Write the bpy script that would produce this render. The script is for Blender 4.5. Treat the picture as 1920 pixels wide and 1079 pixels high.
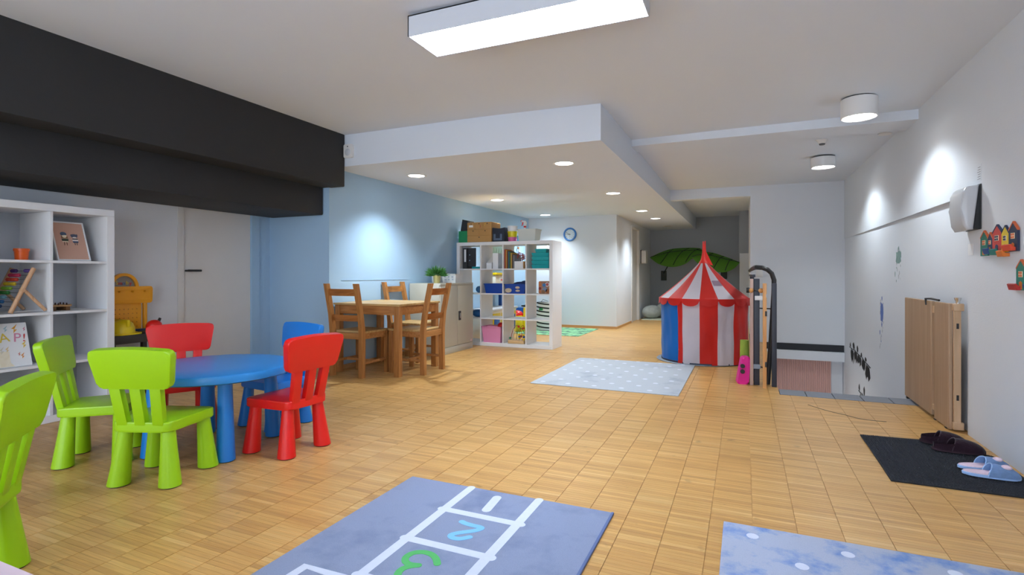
import bpy, bmesh, math, random
from mathutils import Vector, Matrix
random.seed(7)
for o in list(bpy.data.objects): bpy.data.objects.remove(o)
scn = bpy.context.scene
C = scn.collection
PI = math.pi

# ------------------------------------------------------------------ camera
FPX, HY, CX, H, PSI = 995.0, 515.0, 960.0, 1.01, math.radians(23.6626)
cam = bpy.data.cameras.new('camera')
cam.sensor_width = 36; cam.lens = FPX / 1920 * 36; cam.shift_y = -24.5 / 1920; cam.clip_start = 0.02
camo = bpy.data.objects.new('camera', cam); C.objects.link(camo)
camo.location = (0, 0, H); camo.rotation_euler = (PI / 2, 0, PSI)
scn.camera = camo

# ------------------------------------------------------------------ exposure, daylight
vs = scn.view_settings
vs.view_transform = 'Standard'; vs.look = 'None'; vs.gamma = 1; vs.use_curve_mapping = False
vs.exposure = 1.36
W = bpy.data.worlds.new('daylight'); scn.world = W; W.use_nodes = True
bg = W.node_tree.nodes['Background']; bg.inputs[0].default_value = (0.78, 0.88, 1.0, 1); bg.inputs[1].default_value = 2.2
E_DOWN, E_CYL, E_TUBE = 42.0, 17.0, 24.0
WIN_Y, WIN_X0, WIN_X1, WIN_Z0, WIN_Z1 = -2.0, -4.5, 1.1, 0.35, 2.25
pl = bpy.data.lights.new('window_portal', 'AREA'); pl.shape = 'RECTANGLE'
pl.size = WIN_X1 - WIN_X0; pl.size_y = WIN_Z1 - WIN_Z0; pl.cycles.is_portal = True
plo = bpy.data.objects.new('window_portal', pl); C.objects.link(plo)
plo.location = ((WIN_X0 + WIN_X1) / 2, WIN_Y - 0.02, (WIN_Z0 + WIN_Z1) / 2); plo.rotation_euler = (PI / 2, 0, 0)
plo.rotation_euler = (-PI / 2, 0, PI)

# ------------------------------------------------------------------ pixel -> place
FW = Vector((-math.sin(PSI), math.cos(PSI), 0)); RT = Vector((math.cos(PSI), math.sin(PSI), 0)); OC = Vector((0, 0, H))
def ray(px, py): return FW + RT * ((px - CX) / FPX) + Vector((0, 0, (HY - py) / FPX))
def onz(px, py, z=0.0): d = ray(px, py); return OC + d * ((z - H) / d.z)
def onx(px, py, x): d = ray(px, py); return OC + d * (x / d.x)
def ony(px, py, y): d = ray(px, py); return OC + d * (y / d.y)

# ------------------------------------------------------------------ materials
def srgb(h):
    h = h.lstrip('#'); v = [int(h[i:i + 2], 16) / 255 for i in (0, 2, 4)]
    return tuple(c / 12.92 if c <= 0.04045 else ((c + 0.055) / 1.055) ** 2.4 for c in v) + (1,)
MATS = {}
def mat(name, col, rough=0.5, var=0.06, scale=8, metal=0.0, bump=0.0, bscale=60, coat=0.0, trans=0.0, alpha=1.0, spec=0.5, sheen=0.0):
    if name in MATS: return MATS[name]
    m = bpy.data.materials.new(name); m.use_nodes = True; MATS[name] = m
    n = m.node_tree.nodes; l = m.node_tree.links; b = n['Principled BSDF']
    c = srgb(col) if isinstance(col, str) else col
    tc = n.new('ShaderNodeTexCoord')
    nz = n.new('ShaderNodeTexNoise'); nz.inputs['Scale'].default_value = scale; nz.inputs['Detail'].default_value = 4
    l.new(tc.outputs['Object'], nz.inputs['Vector'])
    mx = n.new('ShaderNodeMix'); mx.data_type = 'RGBA'
    mx.inputs[6].default_value = tuple(max(0, v * (1 - var)) for v in c[:3]) + (1,)
    mx.inputs[7].default_value = tuple(min(1, v * (1 + var)) for v in c[:3]) + (1,)
    l.new(nz.outputs['Fac'], mx.inputs[0]); l.new(mx.outputs[2], b.inputs['Base Color'])
    b.inputs['Roughness'].default_value = rough; b.inputs['Metallic'].default_value = metal
    b.inputs['Coat Weight'].default_value = coat; b.inputs['Transmission Weight'].default_value = trans
    b.inputs['Alpha'].default_value = alpha; b.inputs['Specular IOR Level'].default_value = spec
    b.inputs['Sheen Weight'].default_value = sheen
    if bump:
        n2 = n.new('ShaderNodeTexNoise'); n2.inputs['Scale'].default_value = bscale; n2.inputs['Detail'].default_value = 5
        l.new(tc.outputs['Object'], n2.inputs['Vector'])
        bp = n.new('ShaderNodeBump'); bp.inputs['Strength'].default_value = bump; bp.inputs['Distance'].default_value = 0.01
        l.new(n2.outputs['Fac'], bp.inputs['Height']); l.new(bp.outputs[0], b.inputs['Normal'])
    return m
def emit(name, col, s):
    m = bpy.data.materials.new(name); m.use_nodes = True; MATS[name] = m
    b = m.node_tree.nodes['Principled BSDF']; b.inputs['Base Color'].default_value = srgb(col)
    b.inputs['Emission Color'].default_value = srgb(col); b.inputs['Emission Strength'].default_value = s
    return m
def wood(name, c1, c2, rough=0.45, axis=0, scale=3.0):
    if name in MATS: return MATS[name]
    m = bpy.data.materials.new(name); m.use_nodes = True; MATS[name] = m
    n = m.node_tree.nodes; l = m.node_tree.links; b = n['Principled BSDF']
    tc = n.new('ShaderNodeTexCoord'); mp = n.new('ShaderNodeMapping')
    s = [scale * 9] * 3; s[axis] = scale * 0.7; mp.inputs['Scale'].default_value = s
    l.new(tc.outputs['Object'], mp.inputs[0])
    nz = n.new('ShaderNodeTexNoise'); nz.inputs['Scale'].default_value = 1.2; nz.inputs['Detail'].default_value = 6; nz.inputs['Distortion'].default_value = 1.2
    l.new(mp.outputs[0], nz.inputs['Vector'])
    cr = n.new('ShaderNodeValToRGB'); cr.color_ramp.elements[0].position = 0.32; cr.color_ramp.elements[1].position = 0.68
    cr.color_ramp.elements[0].color = srgb(c1); cr.color_ramp.elements[1].color = srgb(c2)
    l.new(nz.outputs['Fac'], cr.inputs[0]); l.new(cr.outputs[0], b.inputs['Base Color'])
    b.inputs['Roughness'].default_value = rough
    bp = n.new('ShaderNodeBump'); bp.inputs['Strength'].default_value = 0.12; bp.inputs['Distance'].default_value = 0.003
    l.new(nz.outputs['Fac'], bp.inputs['Height']); l.new(bp.outputs[0], b.inputs['Normal'])
    return m
def M_parquet():
    m = bpy.data.materials.new('parquet'); m.use_nodes = True
    n = m.node_tree.nodes; l = m.node_tree.links; b = n['Principled BSDF']
    g = n.new('ShaderNodeNewGeometry'); sx = n.new('ShaderNodeSeparateXYZ'); l.new(g.outputs['Position'], sx.inputs[0])
    def mth(op, a, v=None):
        x = n.new('ShaderNodeMath'); x.operation = op
        if hasattr(a, 'links'): l.new(a, x.inputs[0])
        else: x.inputs[0].default_value = a
        if v is not None:
            if hasattr(v, 'links'): l.new(v, x.inputs[1])
            else: x.inputs[1].default_value = v
        return x.outputs[0]
    fx = mth('FLOOR', mth('DIVIDE', mth('ADD', sx.outputs[0], 10 * PX_W - COL0), PX_W))
    fy = mth('FLOOR', mth('DIVIDE', mth('ADD', sx.outputs[1], 5.0), PX_S))
    cb = n.new('ShaderNodeCombineXYZ'); l.new(fx, cb.inputs[0]); l.new(fy, cb.inputs[1])
    wn = n.new('ShaderNodeTexWhiteNoise'); wn.noise_dimensions = '2D'; l.new(cb.outputs[0], wn.inputs['Vector'])
    cr = n.new('ShaderNodeValToRGB'); e = cr.color_ramp.elements
    e[0].position = 0; e[0].color = srgb('#BC8C4E'); e[1].position = 1; e[1].color = srgb('#DCB272')
    for p, c in ((0.10, '#C69453'), (0.5, '#D09F5C'), (0.88, '#D6A764')):
        q = e.new(p); q.color = srgb(c)
    l.new(wn.outputs['Value'], cr.inputs[0])
    # grain along x, shifted per strip
    mp = n.new('ShaderNodeMapping'); mp.inputs['Scale'].default_value = (7, 170, 1)
    ad = n.new('ShaderNodeVectorMath'); ad.operation = 'MULTIPLY_ADD'
    l.new(wn.outputs['Color'], ad.inputs[0]); ad.inputs[1].default_value = (5, 5, 5); l.new(g.outputs['Position'], ad.inputs[2])
    l.new(ad.outputs[0], mp.inputs[0])
    nz = n.new('ShaderNodeTexNoise'); nz.inputs['Scale'].default_value = 1; nz.inputs['Detail'].default_value = 5; l.new(mp.outputs[0], nz.inputs['Vector'])
    gr = n.new('ShaderNodeMapRange'); gr.inputs[1].default_value = 0.3; gr.inputs[2].default_value = 0.7; gr.inputs[3].default_value = 0.82; gr.inputs[4].default_value = 1.08
    l.new(nz.outputs['Fac'], gr.inputs[0])
    # scattered dark scuffs and worn blotches
    n3 = n.new('ShaderNodeTexNoise'); n3.inputs['Scale'].default_value = 1.3; n3.inputs['Detail'].default_value = 3; l.new(g.outputs['Position'], n3.inputs['Vector'])
    g3 = n.new('ShaderNodeMapRange'); g3.inputs[1].default_value = 0.3; g3.inputs[2].default_value = 0.7; g3.inputs[3].default_value = 0.9; g3.inputs[4].default_value = 1.05
    l.new(n3.outputs['Fac'], g3.inputs[0])
    n4 = n.new('ShaderNodeTexNoise'); n4.inputs['Scale'].default_value = 9; n4.inputs['Detail'].default_value = 6; l.new(g.outputs['Position'], n4.inputs['Vector'])
    g4 = n.new('ShaderNodeMapRange'); g4.inputs[1].default_value = 0.66; g4.inputs[2].default_value = 0.76; g4.inputs[3].default_value = 1.0; g4.inputs[4].default_value = 0.6
    l.new(n4.outputs['Fac'], g4.inputs[0])
    k = mth('MULTIPLY', mth('MULTIPLY', gr.outputs[0], g3.outputs[0]), g4.outputs[0])
    sc = n.new('ShaderNodeVectorMath'); sc.operation = 'SCALE'; l.new(cr.outputs[0], sc.inputs[0]); l.new(k, sc.inputs['Scale'])
    l.new(sc.outputs[0], b.inputs['Base Color'])
    b.inputs['Roughness'].default_value = 0.34; b.inputs['Specular IOR Level'].default_value = 0.45
    bp = n.new('ShaderNodeBump'); bp.inputs['Strength'].default_value = 0.06; bp.inputs['Distance'].default_value = 0.002
    l.new(nz.outputs['Fac'], bp.inputs['Height']); l.new(bp.outputs[0], b.inputs['Normal'])
    return m
def M_carpet(name, c1, c2, blotch, lo=0.45, hi=0.7, bl_scale=3.0):
    m = bpy.data.materials.new(name); m.use_nodes = True
    n = m.node_tree.nodes; l = m.node_tree.links; b = n['Principled BSDF']
    tc = n.new('ShaderNodeTexCoord')
    a = n.new('ShaderNodeTexNoise'); a.inputs['Scale'].default_value = 240; a.inputs['Detail'].default_value = 2; l.new(tc.outputs['Object'], a.inputs[0])
    mx = n.new('ShaderNodeMix'); mx.data_type = 'RGBA'; mx.inputs[6].default_value = srgb(c1); mx.inputs[7].default_value = srgb(c2)
    l.new(a.outputs['Fac'], mx.inputs[0])
    d = n.new('ShaderNodeTexNoise'); d.inputs['Scale'].default_value = bl_scale; d.inputs['Detail'].default_value = 6; d.inputs['Roughness'].default_value = 0.65; l.new(tc.outputs['Object'], d.inputs[0])
    r = n.new('ShaderNodeMapRange'); r.inputs[1].default_value = lo; r.inputs[2].default_value = hi; l.new(d.outputs['Fac'], r.inputs[0])
    m2 = n.new('ShaderNodeMix'); m2.data_type = 'RGBA'; l.new(r.outputs[0], m2.inputs[0]); l.new(mx.outputs[2], m2.inputs[6]); m2.inputs[7].default_value = srgb(blotch)
    l.new(m2.outputs[2], b.inputs['Base Color']); b.inputs['Roughness'].default_value = 0.95; b.inputs['Specular IOR Level'].default_value = 0.1
    bp = n.new('ShaderNodeBump'); bp.inputs['Strength'].default_value = 0.5; bp.inputs['Distance'].default_value = 0.004
    l.new(a.outputs['Fac'], bp.inputs['Height']); l.new(bp.outputs[0], b.inputs['Normal'])
    return m

# ------------------------------------------------------------------ mesh helpers
class MB:
    def __init__(s): s.bm = bmesh.new()
    def box(s, x0, x1, y0, y1, z0, z1, bev=0.0, seg=2, M=None):
        r = bmesh.ops.create_cube(s.bm, size=1.0); vs_ = r['verts']
        for v in vs_: v.co = Vector(((x0 + x1) / 2 + v.co.x * (x1 - x0), (y0 + y1) / 2 + v.co.y * (y1 - y0), (z0 + z1) / 2 + v.co.z * (z1 - z0)))
        if bev:
            es = list({e for v in vs_ for e in v.link_edges})
            r = bmesh.ops.bevel(s.bm, geom=es, offset=bev, segments=seg, affect='EDGES', profile=0.6)
            vs_ = list({v for f in r['faces'] for v in f.verts} | {v for v in vs_ if v.is_valid})
        if M is not None:
            for v in vs_: v.co = M @ v.co
        return s
    def poly(s, pts, faces, M=None):
        vv = [s.bm.verts.new(M @ Vector(p) if M is not None else p) for p in pts]
        for f in faces:
            try: s.bm.faces.new([vv[i] for i in f])
            except ValueError: pass
        return s
    def prism(s, pts2, h0, h1, M=None, bev=0.0, seg=2):
        """outline in local xy extruded along local z"""
        n = len(pts2)
        a = [s.bm.verts.new((p[0], p[1], h0)) for p in pts2]; b = [s.bm.verts.new((p[0], p[1], h1)) for p in pts2]
        f0 = s.bm.faces.new(a[::-1]); f1 = s.bm.faces.new(b); es = list(f0.edges) + list(f1.edges)
        for i in range(n): s.bm.faces.new((a[i], a[(i + 1) % n], b[(i + 1) % n], b[i]))
        vs_ = a + b
        if bev:
            r = bmesh.ops.bevel(s.bm, geom=es, offset=bev, segments=seg, affect='EDGES', profile=0.6)
            vs_ = list({v for f in r['faces'] for v in f.verts} | {v for v in vs_ if v.is_valid})
        if M is not None:
            for v in vs_: v.co = M @ v.co
        return s
    def lathe(s, prof, n=24, M=None, cap=True):
        rings = []
        for r, z in prof:
            ring = []
            for i in range(n):
                p = Vector((r * math.cos(2 * PI * i / n), r * math.sin(2 * PI * i / n), z))
                ring.append(s.bm.verts.new(M @ p if M is not None else p))
            rings.append(ring)
        for a, b in zip(rings, rings[1:]):
            for i in range(n): s.bm.faces.new((a[i], a[(i + 1) % n], b[(i + 1) % n], b[i]))
        if cap:
            s.bm.faces.new(rings[0][::-1]); s.bm.faces.new(rings[-1])
        return s
    def tube(s, path, r, n=10):
        P = [Vector(p) for p in path]; rad = r if isinstance(r, (list, tuple)) else [r] * len(P)
        rings = []; up = Vector((0, 0, 1)); last = None
        for i, p in enumerate(P):
            t = (P[min(i + 1, len(P) - 1)] - P[max(i - 1, 0)]).normalized()
            u = (last - t * last.dot(t)) if last is not None else t.cross(up)
            if u.length < 1e-4: u = t.cross(Vector((1, 0, 0)))
            u.normalize(); w = t.cross(u); last = u
            rings.append([s.bm.verts.new(p + (u * math.cos(2 * PI * k / n) + w * math.sin(2 * PI * k / n)) * rad[i]) for k in range(n)])
        for a, b in zip(rings, rings[1:]):
            for k in range(n): s.bm.faces.new((a[k], a[(k + 1) % n], b[(k + 1) % n], b[k]))
        s.bm.faces.new(rings[0][::-1]); s.bm.faces.new(rings[-1])
        return s
    def ball(s, c, rx, ry=None, rz=None, n=12, M=None):
        ry = ry or rx; rz = rz or rx
        r = bmesh.ops.create_uvsphere(s.bm, u_segments=n * 2, v_segments=n, radius=1)
        for v in r['verts']:
            v.co = Vector((v.co.x * rx, v.co.y * ry, v.co.z * rz))
            if M is not None: v.co = M @ v.co
            v.co += Vector(c)
        return s
    def grid(s, fn, nu, nv, thick=0.0, closed=False):
        V = [[s.bm.verts.new(fn(i / nu, j / nv)) for j in range(nv + 1)] for i in range(nu + (0 if closed else 1))]
        fs = []; L = len(V)
        for i in range(nu):
            for j in range(nv):
                fs.append(s.bm.faces.new((V[i][j], V[(i + 1) % L][j], V[(i + 1) % L][j + 1], V[i][j + 1])))
        if thick: bmesh.ops.solidify(s.bm, geom=fs, thickness=thick)
        return s
    def build(s, name, m, parent=None, smooth=False, loc=None, rz=0.0, rot=None):
        bmesh.ops.recalc_face_normals(s.bm, faces=s.bm.faces[:])
        me = bpy.data.meshes.new(name); s.bm.to_mesh(me); s.bm.free()
        if m: me.materials.append(m)
        if smooth:
            me.polygons.foreach_set('use_smooth', [True] * len(me.polygons))
            me.set_sharp_from_angle(angle=math.radians(38))
        o = bpy.data.objects.new(name, me); C.objects.link(o)
        if parent: o.parent = parent
        if loc is not None: o.location = loc
        if rot is not None: o.rotation_euler = rot
        elif rz: o.rotation_euler = (0, 0, rz)
        return o
def tag(o, label, cat, group=None):
    o['label'] = label; o['category'] = cat
    if group: o['group'] = group
    return o
def thing(name, label, cat, loc=(0, 0, 0), rz=0.0, group=None):
    o = bpy.data.objects.new(name, None); C.objects.link(o); o.empty_display_size = 0.05
    o.location = loc; o.rotation_euler = (0, 0, rz); return tag(o, label, cat, group)
def struct(o, label=None):
    o['kind'] = 'structure'
    if label: o['label'] = label
    return o
def sbox(name, m, x0, x1, y0, y1, z0, z1, label=None, parent=None, bev=0):
    o = MB().box(x0, x1, y0, y1, z0, z1, bev).build(name, m, parent)
    return struct(o, label) if parent is None else o
def bx(name, m, parent, x0, x1, y0, y1, z0, z1, bev=0.0, seg=2, loc=None, rot=None):
    return MB().box(x0, x1, y0, y1, z0, z1, bev, seg).build(name, m, parent, smooth=bev > 0, loc=loc, rot=rot)
def copy_tree(o, parent=None):
    c = o.copy(); C.objects.link(c)
    if parent is not None: c.parent = parent
    for ch in list(o.children):
        copy_tree(ch, c)
    return c
def rrect(w0, w1, h, r, n=5, crown=0.0):
    """rounded trapezoid outline, bottom width w0 top width w1, base at y=0"""
    cor = [(-w0 / 2, 0), (w0 / 2, 0), (w1 / 2, h), (-w1 / 2, h)]
    pts = []
    for i in range(4):
        p = Vector(cor[i]); a = (Vector(cor[i - 1]) - p).normalized(); b = (Vector(cor[(i + 1) % 4]) - p).normalized()
        ang = a.angle(b); d = r / math.tan(ang / 2)
        p0 = p + a * d; p2 = p + b * d
        for k in range(n + 1):
            t = k / n; q = p0 * (1 - t) ** 2 + p * 2 * t * (1 - t) + p2 * t * t
            pts.append((q.x, q.y))
        if i == 2 and crown:
            for k in range(1, 8):
                t = k / 8; x = p2.x * (1 - t) + (-p2.x) * t
                pts.append((x, h + crown * math.sin(PI * t)))
    return pts
def text_mesh(name, body, size, m, parent, M, depth=0.001):
    cu = bpy.data.curves.new(name, 'FONT'); cu.body = body; cu.size = size; cu.extrude = depth; cu.align_x = 'CENTER'
    t = bpy.data.objects.new(name, cu); C.objects.link(t)
    dg = bpy.context.evaluated_depsgraph_get(); me = bpy.data.meshes.new_from_object(t.evaluated_get(dg))
    bpy.data.objects.remove(t); bpy.data.curves.remove(cu)
    me.transform(M); me.materials.clear(); me.materials.append(m)
    o = bpy.data.objects.new(name, me); C.objects.link(o); o.parent = parent
    return o
def basis(o, ex, ey, ez):
    M = Matrix.Identity(4)
    for i, e in enumerate((ex, ey, ez)): M[0][i], M[1][i], M[2][i] = e
    M[0][3], M[1][3], M[2][3] = o
    return M

# colours
m_wall = mat('wall_white', '#DCE1E8', 0.85, 0.02, 1.5, bump=0.08, bscale=90)
m_ceil = mat('ceiling_white', '#DCE4EF', 0.9, 0.015, 1.2, bump=0.04, bscale=70)
m_blue = mat('wall_blue', '#A6C6E2', 0.8, 0.03, 1.5, bump=0.08, bscale=90)
m_grey = mat('wall_grey', '#A0A6AD', 0.85, 0.03, 1.5, bump=0.06, bscale=90)
m_black = mat('bulkhead_black', '#2B2C2E', 0.75, 0.06, 3, bump=0.1, bscale=40)
m_door = mat('door_white', '#D9D8D6', 0.5, 0.02)
m_white = mat('white_laminate', '#E8E9EC', 0.45, 0.015)
m_wplast = mat('white_plastic', '#E6E6E6', 0.35, 0.02)
m_dark = mat('dark_plastic', '#1E1F22', 0.45, 0.1)
m_skirt = wood('skirting', '#B88A55', '#C99C66')
PX_W, PX_S = 0.16, 0.0228
COL0 = onz(1411, 982.8).x
m_parq = M_parquet()

# ------------------------------------------------------------------ room shell
XL, XB, XR, XS = -4.75, -3.915, 1.289, -1.083
YS, YC, YF, YK = 4.29, 9.75, 8.74, 13.6
ZS = 2.115
def zc(x):   # the main ceiling dips towards the right-hand wall
    t = max(0.0, min(1.0, (x + 2.2) / (XR + 2.2))); return 2.438 - 0.09 * t ** 1.35
# floor: base slab pieces around the stair opening, mosaic strips on top
FL_Y0, FL_YM = -2.0, 6.5
SX0, NY0, NY1 = 0.272, 4.985, 5.21     # stair opening, tile nosing
floor = MB()
floor.box(XL - 0.15, XR + 0.09, FL_Y0 - 0.2, NY0, -0.25, -0.004)
floor.box(XL, SX0, NY0, FL_YM, -0.25, -0.004)
floor.box(XL, SX0, FL_YM, YK, -0.25, 0.0)
floor = struct(floor.build('floor', m_parq), 'honey oak mosaic parquet floor')
rugs = [(-1.51, -0.505, -0.2, 2.215), (-0.078, 1.2, 0.9, 2.32), (-1.82, -0.5, 4.57, 6.19), (0.655, 1.27, 3.11, 3.94)]
cells = []
c0 = int(math.floor((XL - COL0) / PX_W)); c1 = int(math.ceil((XR + 0.09 - COL0) / PX_W))
rr0 = int(math.floor((0.2 + 5) / PX_S)); rr1 = int(math.floor((FL_YM + 5) / PX_S))
for ci in range(c0, c1):
    xa = max(XL, COL0 + ci * PX_W); xb = min(XR + 0.09, COL0 + (ci + 1) * PX_W)
    if xb - xa < 0.01: continue
    for ri in range(rr0, rr1):
        ya = ri * PX_S - 5.0; yb = ya + PX_S
        if yb > NY0 and xb > SX0:
            if ya > NY0 - 0.004 : 
                if xa > SX0 - 0.02: continue
                cells.append((xa, SX0, ya, yb, 0)); continue
            yb = min(yb, NY0)
        full = abs(xb - xa - PX_W) < 1e-6
        xm, ym = (xa + xb) / 2, (ya + yb) / 2
        area = 0
        if full and not any(r[0] - .01 < xm < r[1] + .01 and r[2] < ym < r[3] + .01 for r in rugs):
            q = Vector((xm, ym, -H)); t = q.dot(FW)
            if t > 0.3:
                px = CX + FPX * q.dot(RT) / t; py = HY + FPX * H / t
                if 60 < px < 1900 and py < 1075: area = 1 / t ** 3
        cells.append((xa, xb, ya, yb, area))
order = sorted(range(len(cells)), key=lambda i: -cells[i][4])[:300]
near = set(order)
GX, GY = 0.0012, 0.0004
vv, ff = [], []
def strip(xa, xb, ya, yb, z0=-0.004, z1=0.0):
    k = len(vv)
    vv.extend([(xa, ya, z0), (xb, ya, z0), (xb, yb, z0), (xa, yb, z0), (xa, ya, z1), (xb, ya, z1), (xb, yb, z1), (xa, yb, z1)])
    ff.extend([(k + 4, k + 5, k + 6, k + 7), (k, k + 1, k + 5, k + 4), (k + 1, k + 2, k + 6, k + 5), (k + 2, k + 3, k + 7, k + 6), (k + 3, k, k + 4, k + 7)])
for i, (xa, xb, ya, yb, a) in enumerate(cells):
    if i in near: continue
    strip(xa + GX, xb - GX, ya + GY, yb - GY)
def pymesh(name, v, f, m):
    me = bpy.data.meshes.new(name); me.from_pydata(v, [], f); me.materials.append(m); return me
fo = bpy.data.objects.new('parquet_field', pymesh('parquet_field', vv, ff, m_parq)); C.objects.link(fo); fo.parent = floor; fo['kind'] = 'stuff'
vv, ff = [], []
strip(-PX_W / 2 + GX, PX_W / 2 - GX, -PX_S / 2 + GY, PX_S / 2 - GY)
sm = pymesh('parquet_strip', vv, ff, m_parq)
for i in order:
    xa, xb, ya, yb, a = cells[i]
    o = bpy.data.objects.new('parquet_strip', sm); C.objects.link(o); o.parent = floor; o.location = ((xa + xb) / 2, (ya + yb) / 2, 0)

# tile nosing at the stair head
ng = struct(MB().box(SX0, XR + 0.06, NY0, NY1, -0.2, -0.006).build('trim_1', mat('tile_joint', '#4E5157', 0.9)), 'row of grey tiles edging the stair opening')
m_tile = mat('grey_tile', '#767A83', 0.5, 0.06, 5)
tx = SX0
while tx < XR + 0.05:
    xe = min(tx + 0.2, XR + 0.06)
    MB().box(tx + 0.003, xe - 0.003, NY0 + 0.003, NY1, -0.006, 0.003, 0.0015, 1).build('tile', m_tile, ng); tx += 0.2
# stair flight going down
stair = struct(MB().box(SX0, XR, NY1, NY1 + 0.02, -0.2, -0.02).build('stair_flight', m_tile), 'grey tiled stair going down behind the nosing')
for k in range(11):
    MB().box(SX0, XR, NY1 + 0.27 * k, NY1 + 0.27 * (k + 1), -0.17 * (k + 1) - 0.2, -0.17 * (k + 1)).build('step', m_tile, stair)
sbox('wall_stairwell', m_wall, SX0 - 0.1, SX0, NY1, YF + 0.3, -2.6, -0.25, 'white wall below floor along the stair')
sbox('floor_lower', m_tile, SX0 - 0.1, XR + 0.1, NY1, YF + 0.4, -2.7, -2.6, 'lower landing of the stair')

t = thing('stair_fill_lamp', 'unseen round lamp added to brighten the lower stair', 'added lamp', (SX0, 7.6, -1.1))  # unseen lamp added to brighten the pink panel under the ledge
MB().lathe([(0.1, 0.0), (0.11, 0.01), (0.08, 0.05), (0.02, 0.065)], 24, basis((0, 0, 0), (0, 1, 0), (0, 0, 1), (1, 0, 0))).build('shade', emit('stair_fill_glow', '#FFF4E6', 14.0), t, True)
# far wall over the stair, dark band, ledge and reddish panel
sbox('wall_stair', m_wall, 0.08, XR + 0.2, YF, YF + 0.12, -0.09, 2.40, 'white wall above the stair opening')
sbox('baseboard_stair', mat('band_navy', '#22252C', 0.5), 0.30, XR - 0.003, YF - 0.012, YF, -0.088, 0.006, 'dark band running along wall over the stair')
sbox('trim_2', m_wall, 0.25, XR, YF - 0.03, YF + 0.12, -0.225, -0.092, 'white ledge under the dark band')
pan = sbox('wall_lower', m_wall, 0.25, XR, YF + 0.13, YF + 0.2, -2.6, -0.2, 'white lower wall of the stairwell')
m_redp = mat('ribbed_pink_panel', '#DBAEA4', 0.35, 0.06, 2.0)
pp = MB()
for k in range(36): pp.box(0.28 + k * 0.024, 0.28 + k * 0.024 + 0.022, YF + 0.112, YF + 0.13, -1.6, -0.226, 0.004, 1)
struct(pp.build('trim_3', m_redp), 'ribbed pinkish panel seen under the ledge')

# right wall: near part, upper part, tapering lower recess
TR = 1.512; YN = 4.218
sbox('wall_right', m_wall, XR, XR + 0.25, FL_Y0, YN, -0.25, 2.46, 'white wall behind the doormat')
sbox('wall_right_upper', m_wall, XR, XR + 0.25, YN, YF + 0.12, TR, 2.46, 'white wall overhanging the stair side recess')
lw = MB().poly([(XR + 0.028, YN, -2.6), (XR + 0.25, YN, -2.6), (XR + 0.25, YF + 0.4, -2.6), (XR + 0.004, YF + 0.4, -2.6),
                (XR + 0.028, YN, TR), (XR + 0.25, YN, TR), (XR + 0.25, YF + 0.4, TR), (XR + 0.004, YF + 0.4, TR)],
               [(0, 1, 2, 3), (4, 7, 6, 5), (0, 4, 5, 1), (1, 5, 6, 2), (2, 6, 7, 3), (3, 7, 4, 0)])
wall_low = struct(lw.build('wall_right_lower', m_wall), 'recessed white wall beside the stair')
def wlx(y): return XR + 0.028 + (0.004 - 0.028) * (y - YN) / (YF + 0.4 - YN)

# left wall with door, blue return, blue wall
sbox('wall_left', m_wall, XL - 0.15, XL, FL_Y0, 3.22, -0.25, 2.46, 'white wall behind the cube shelf')
sbox('wall_left_door_head', m_wall, XL - 0.15, XL, 3.22, 4.003, 2.02, 2.46)
sbox('wall_left_blue', m_blue, XL - 0.15, XL, 4.003, YS + 0.2, -0.25, 2.46, 'pale blue strip of wall beside the door')
sbox('trim_4', m_blue, XL, XL + 0.018, 4.006, 4.10, 0, 1.9, 'pale blue door casing')
d1 = sbox('door_1', m_door, XL - 0.06, XL - 0.008, 3.272, 4.003, -0.004, 2.02, 'flat white door with black lever handle')
bx('door_frame', m_door, d1, XL - 0.1, XL + 0.012, 3.215, 3.272, 0, 2.05, 0.004)
hd = MB().tube([(XL - 0.01, 3.30, 1.045), (XL + 0.045, 3.30, 1.045)], 0.009).box(XL + 0.036, XL + 0.054, 3.285, 3.42, 1.036, 1.056, 0.006).build('handle', m_dark, d1, True)
hd['label'] = 'black lever handle'
sbox('wall_return', m_blue, XL - 0.15, XB, 4.247, 4.40, -0.25, 2.46, 'pale blue wall facing the round table')
sbox('wall_blue', m_blue, XB - 0.15, XB, 4.40, YC, -0.25, 2.4, 'pale blue long wall behind the pine table')
sbox('baseboard_blue', m_skirt, XB, XB + 0.012, 4.25, YC, 0, 0.05, 'low wooden skirting along the blue wall')
sbox('trim_5', m_blue, XB, XB + 0.004, 4.42, 5.62, 0.945, 0.952, 'thin painted rub line on the blue wall')
sbox('baseboard_return', m_skirt, XL, XB, 4.235, 4.247, 0, 0.05, 'low wooden skirting under the blue return')
sbox('wall_clock', m_wall, XB - 0.15, -2.165, YC, YC + 0.15, -0.25, 2.4, 'white wall with the clock')
sbox('baseboard_clock', m_skirt, XB, -2.153, YC - 0.012, YC, 0, 0.045, 'wooden skirting under the clock wall')
# side wall of the back passage with a door
sbox('wall_passage', m_wall, -2.315, -2.165, YC + 0.15, 11.15, -0.25, 2.4, 'white passage wall before the door')
sbox('wall_passage_end', m_wall, -2.315, -2.165, 12.0, YK, -0.25, 2.4, 'white passage wall after the door')
sbox('wall_passage_head', m_wall, -2.315, -2.165, 11.15, 12.0, 2.0, 2.4)
sbox('baseboard_passage', m_skirt, -2.165, -2.153, YC, 11.12, 0, 0.045, 'wooden skirting on passage wall')
d2 = sbox('door_2', m_door, -2.25, -2.20, 11.2, 11.95, 0, 1.98, 'white passage door')
bx('door_frame', m_door, d2, -2.26, -2.150, 11.14, 11.2, 0, 2.03, 0.004); bx('door_frame', m_door, d2, -2.26, -2.150, 11.95, 12.01, 0, 2.03, 0.004)
bx('door_frame', m_door, d2, -2.26, -2.150, 11.2, 11.95, 1.98, 2.03, 0.004)
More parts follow.
